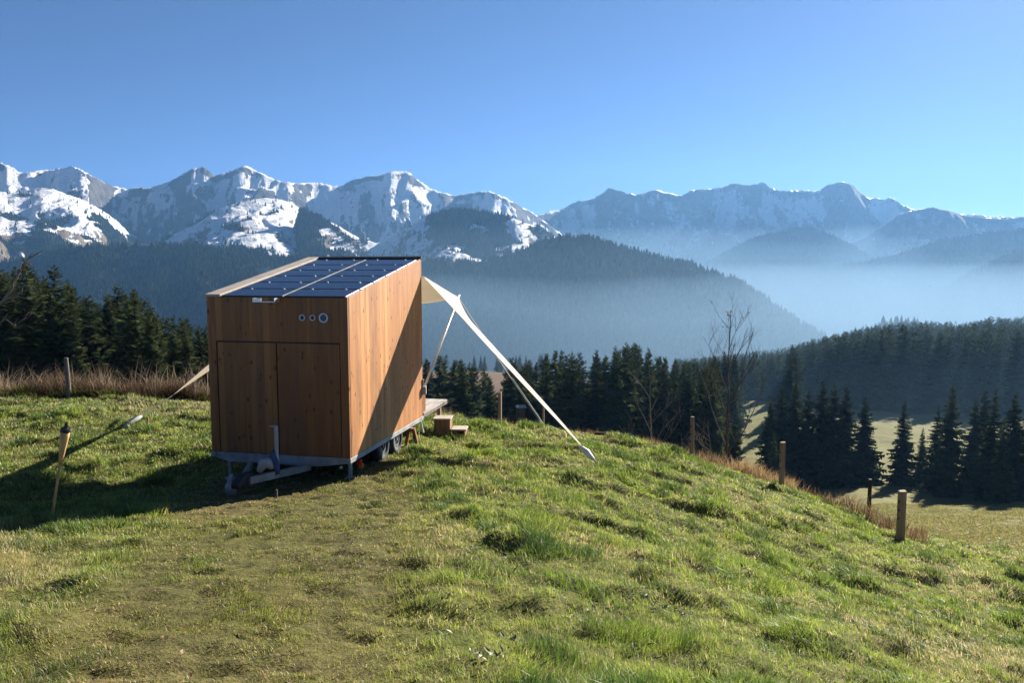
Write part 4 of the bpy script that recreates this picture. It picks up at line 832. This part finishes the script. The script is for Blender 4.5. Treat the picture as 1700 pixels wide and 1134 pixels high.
# ------------------------------------------------------------------ bare trees
def bare_tree(base, height, label, seed, mat, spread=.5, nlimb=11, rad=.035, limbs=None, leaves=(), trunk_dir=(0, 0, 1)):
    r = random.Random(seed); root = empty('bare_tree', tuple(base)); tag(root, label, 'bare tree'); tr = MB(); br = MB()
    td = np.array(trunk_dir, float); td /= np.linalg.norm(td); n = 9; pts = []; p = np.zeros(3)
    for i in range(n + 1):
        pts.append(p.copy()); p = p + td * height / n + np.array([r.uniform(-1, 1), r.uniform(-1, 1), 0]) * height * .006
    pts[0] = pts[0] - td * .15
    tr.tube(pts, [rad * (1 - .9 * i / n) + .003 for i in range(n + 1)], 7); tips = [pts[-1]]
    def grow(p0, d, ln, ra, depth):
        pp = [p0]; q = p0.copy(); dd = d.copy(); k = 6
        for i in range(k):
            dd = dd + np.array([r.uniform(-.16, .16), r.uniform(-.16, .16), r.uniform(-.02, .15)]); dd /= np.linalg.norm(dd); q = q + dd * ln / k; pp.append(q.copy())
        br.tube(pp, [ra * (1 - .8 * i / k) + .0018 for i in range(k + 1)], 5, False); tips.append(pp[-1])
        if depth > 0:
            for j in range(r.randint(3, 4)):
                i = r.randint(1, k - 1); a = r.uniform(0, 6.28); side = np.array([math.cos(a), math.sin(a), r.uniform(-.1, .6)]); nd = dd * .8 + side * .65; nd /= np.linalg.norm(nd)
                grow(pp[i], nd, ln * r.uniform(.3, .55), ra * .5, depth - 1)
    for i in range(nlimb):
        t = .12 + .8 * (i + r.random() * .6) / nlimb; k = t * n; j = int(k); p0 = pts[j] + (pts[min(j + 1, n)] - pts[j]) * (k - j)
        a = i * 2.4 + r.uniform(-.5, .5) if limbs is None else r.choice(limbs) + r.uniform(-.5, .5)
        d = np.array([math.cos(a) * spread, math.sin(a) * spread, r.uniform(.55, .95)]); d /= np.linalg.norm(d)
        grow(p0, d, height * (.5 * (1 - t) + .13) * r.uniform(.8, 1.2), rad * (1 - .8 * t) * .52, 2)
    tr.build('trunk', mat, root, smooth=True); br.build('branches', mat, root, smooth=True)
    for k, s in leaves:
        lv = MB()
        for q in range(s):
            c = np.array(tips[0] if k == 0 else r.choice(tips)) + np.array([r.uniform(-.08, .08), r.uniform(-.05, .05), r.uniform(-.16, .02)])
            a = np.array([r.uniform(-1, 1), r.uniform(-1, 1), r.uniform(-.5, .5)]); a /= np.linalg.norm(a); b2 = np.cross(a, (r.uniform(-1, 1), .4, .7)); b2 /= np.linalg.norm(b2)
            lv.add([c - a * .04, c + b2 * .025 + (0, 0, .008), c + a * .045, c - b2 * .025], [(0, 1, 2), (0, 2, 3)])
        lv.build('leaves', M['leafdry'], root)
    return root
b0 = gpt(1207, 762, 20.6); h0 = -float(m_of(516)) * 20.6 - b0[2]
bare_tree(b0, h0, 'bare sapling with a few brown leaves at its tip on the crest', 21, M['bark'], .5, 13, .036, leaves=((0, 9), (1, 8)))
b1 = gpt(1187, 760, 21.6); bare_tree(b1, 1.9, 'low bare bush leaning left beside the sapling', 25, M['bark_pale'], 1.0, 9, .022, limbs=[2.6, 3.2, 3.8], trunk_dir=(-.12, 0, 1))
b2 = gpt(1084, 716, 26); h2 = -float(m_of(612)) * 26 - b2[2]
bare_tree(b2, h2, 'bare pale branched bush before the spruces left of the sapling', 33, M['bark_pale'], .8, 9, .034, limbs=[2.4, 3.1, .5, 5.5], trunk_dir=(-.05, 0, 1))
# tree outside the left edge whose branches reach into view
bl = pt(-95, 700, 10.6); bl[2] = H1(bl[0], bl[1])
def leaning(base):
    r = random.Random(5); root = empty('bare_tree', tuple(base)); tag(root, 'pale bare branches reaching in at the left edge before the spruces', 'bare tree'); o_ = np.asarray(base); tr = MB(); br = MB()
    Yb = base[1]
    tr.tube([np.array([0, 0, -.2]), pt(-85, 600, Yb) - o_, pt(-60, 540, Yb) - o_, pt(-45, 470, Yb) - o_, pt(-40, 380, Yb) - o_], [.05, .042, .03, .018, .006], 8)
    def limb(pl, r0, dep=2):
        P_ = [pt(a, c, Yb + e) - o_ for a, c, e in pl]; n = len(P_); br.tube(P_, [r0 * (1 - .75 * i / (n - 1)) for i in range(n)], 6, False)
        if dep:
            for i in range(1, n):
                for _ in range(2):
                    c0 = pl[i]; q = [(c0[0], c0[1], c0[2])]
                    dx, dy = r.uniform(.2, 1) * 13, r.uniform(-1, .25) * 13
                    for s in range(3): q.append((q[-1][0] + dx * .6 + r.uniform(-2, 2), q[-1][1] + dy * .6 + r.uniform(-2, 2), q[-1][2] + r.uniform(-.03, .03)))
                    limb(q, r0 * .4, 0 if dep == 1 else dep - 2)
    limb([(-60, 540, 0), (-20, 516, .1), (5, 500, .1), (20, 478, .15), (32, 452, .15), (42, 437, .1), (48, 428, .1)], .026)
    limb([(-60, 545, 0), (-20, 525, -.1), (4, 503, -.1), (22, 490, -.1), (36, 485, -.1), (50, 480, -.1)], .020)
    limb([(-70, 570, 0), (-30, 548, 0), (0, 536, .1), (10, 530, .1), (22, 540, .1), (34, 534, .1), (50, 524, .1)], .014, 1)
    tr.build('trunk', M['bark_pale'], root, smooth=True); br.build('branches', M['bark_pale'], root, smooth=True)
leaning(bl)
def leaf_cards(name, P, size, cols, tilt, mat, label, cat):
    n = len(P); a = rng.uniform(0, 6.28, n); t = rng.uniform(tilt[0], tilt[1], n); d = np.stack([np.cos(a) * np.cos(t), np.sin(a) * np.cos(t), np.sin(t)], -1); s_ = np.stack([-np.sin(a), np.cos(a), rng.uniform(-.4, .4, n)], -1)
    L_ = size * rng.uniform(.6, 1.3, n)[:, None]; up = np.array([0, 0, 1.])[None]
    V = np.stack([P, P + d * L_ * .4 + s_ * L_ * .22 + up * L_ * .10, P + d * L_ * .5, P + d * L_ * .4 - s_ * L_ * .22 + up * L_ * .08, P + d * L_ + up * L_ * rng.uniform(-.3, .15, n)[:, None]], 1).reshape(-1, 3)
    k = np.arange(n)[:, None] * 5; T = np.concatenate([k + [[0, 1, 2]], k + [[0, 2, 3]], k + [[1, 4, 2]], k + [[2, 4, 3]]])
    c = np.repeat(np.array(cols)[rng.integers(0, len(cols), n)] * rng.uniform(.6, 1.2, (n, 1)), 5, 0)
    tag(link(name, mesh_np(name, V, T, attrs={'col': c.astype(np.float32)}), mat), label, cat, kind='stuff')
x, y = sample_view(5000, 2.8, 16, .8); k = rng.random(5000) < .03 + .16 * pathmask(x, y) * sstep(.0, .4, fbm(x * .9, y * .9, 2, 71)); x, y = x[k], y[k]
leaf_cards('dead_leaves', np.stack([x, y, Hground(x, y) + .018], -1), .06, [(.26, .15, .07), (.36, .25, .14), (.16, .09, .05), (.45, .34, .24)], (-.1, .5), M['weed'], 'brown fallen leaves scattered over the worn grass', 'leaves')
nc = 260; cx_, cy_ = sample_view(nc, 3.2, 22, .8); k = (pathmask(cx_, cy_) < .3); cx_, cy_ = cx_[k], cy_[k]; m = 9; x = np.repeat(cx_, m) + rng.normal(0, .05, len(cx_) * m); y = np.repeat(cy_, m) + rng.normal(0, .05, len(cx_) * m)
leaf_cards('broad_weeds', np.stack([x, y, Hground(x, y) + .03], -1), .055, [(.06, .10, .03), (.09, .12, .05), (.035, .06, .025), (.12, .10, .05)], (.1, .9), M['grass'], 'small broad leaved weeds dotted through the meadow grass', 'weeds')
# ------------------------------------------------------------------ air
def volume_mat(name, dens, col, aniso):
    m = bpy.data.materials.new(name); m.use_nodes = True; t = m.node_tree; t.nodes.clear(); o = t.nodes.new('ShaderNodeOutputMaterial'); v = t.nodes.new('ShaderNodeVolumePrincipled')
    v.inputs['Density'].default_value = dens; v.inputs['Color'].default_value = (*col, 1); v.inputs['Anisotropy'].default_value = aniso
    t.links.new(v.outputs[0], o.inputs['Volume']); return m
b = MB(); b.box(-7000, 7000, -150, 5800, -480, 720); hz_ = b.build('haze', volume_mat('haze_air', 1.3e-4, (.15, .34, .66), .3)); tag(hz_, kind='stuff')
def bank(bot, topz, dens, col, label):
    b = MB(); n = len(bot); V = [(x, y, -440) for x, y in bot] + [(x, y, topz(x, y)) for x, y in bot]
    b.add(V, [tuple(range(n - 1, -1, -1)), tuple(range(n, 2 * n))] + [(i, (i + 1) % n, n + (i + 1) % n, n + i) for i in range(n)])
    tag(b.build('valley_mist', volume_mat('mist_air', dens, col, .35)), label, 'mist', kind='stuff')
bank([(-500, 1500), (60, 640), (1500, 520), (2600, 1250), (2600, 1760), (-560, 1760)], lambda x, y: -44 + .05 * (y - 600), 7.5e-4, (.24, .385, .56), 'pale blue mist lying low in the valley before the wooded mountain')
bank([(330, 1780), (1700, 1300), (4600, 2900), (4600, 4300), (-60, 4300)], lambda x, y: -150 + .15 * (y - 1300), 4.6e-4, (.255, .41, .60), 'thin blue mist filling the far valley below the right peaks')
bank([(-75, 180), (110, 150), (250, 130), (800, 420), (560, 600), (-110, 600)], lambda x, y: -35 + .15 * (y - 130), 7.5e-4, (.18, .31, .46), 'faint blue mist hanging over the valley meadow and its woods')
# ------------------------------------------------------------------ light, sky, camera
wd_ = bpy.data.worlds.new('World'); SC.world = wd_; wd_.use_nodes = True; nt = wd_.node_tree; nt.nodes.clear()
bg = nt.nodes.new('ShaderNodeBackground'); ow = nt.nodes.new('ShaderNodeOutputWorld'); sk = nt.nodes.new('ShaderNodeTexSky'); sk.sky_type = 'NISHITA'; sk.sun_disc = False
sk.sun_elevation = SUN_EL; sk.sun_rotation = SUN_AZ; sk.altitude = 3200; sk.air_density = .40; sk.dust_density = .7; sk.ozone_density = 5.0
bg.inputs[1].default_value = .05; nt.links.new(sk.outputs[0], bg.inputs[0]); nt.links.new(bg.outputs[0], ow.inputs[0])
sl = bpy.data.lights.new('sun', 'SUN'); sl.energy = 5.0; sl.angle = R(.53); sl.color = (1, .91, .78); so = bpy.data.objects.new('sun', sl); COL.objects.link(so)
from mathutils import Vector
sd = Vector((math.sin(SUN_AZ) * math.cos(SUN_EL), math.cos(SUN_AZ) * math.cos(SUN_EL), math.sin(SUN_EL))); so.rotation_euler = sd.to_track_quat('Z', 'Y').to_euler(); so.location = (40, 40, 60)
cd = bpy.data.cameras.new('camera'); cam = bpy.data.objects.new('camera', cd); COL.objects.link(cam); cd.sensor_width = 36; cd.lens = F / 1700 * 36; cd.clip_start = .1; cd.clip_end = 20000
cam.rotation_euler = (math.pi / 2 - PITCH, 0, 0); SC.camera = cam
SC.view_settings.view_transform = 'Standard'; SC.view_settings.look = 'None'; SC.view_settings.exposure = 1.8; SC.view_settings.gamma = 1
cy = SC.cycles; cy.use_denoising = True; cy.max_bounces = 5; cy.diffuse_bounces = 3; cy.glossy_bounces = 3; cy.transmission_bounces = 4; cy.volume_bounces = 0; cy.transparent_max_bounces = 8
cy.use_adaptive_sampling = True; cy.adaptive_threshold = .02; cy.caustics_reflective = False; cy.caustics_refractive = False
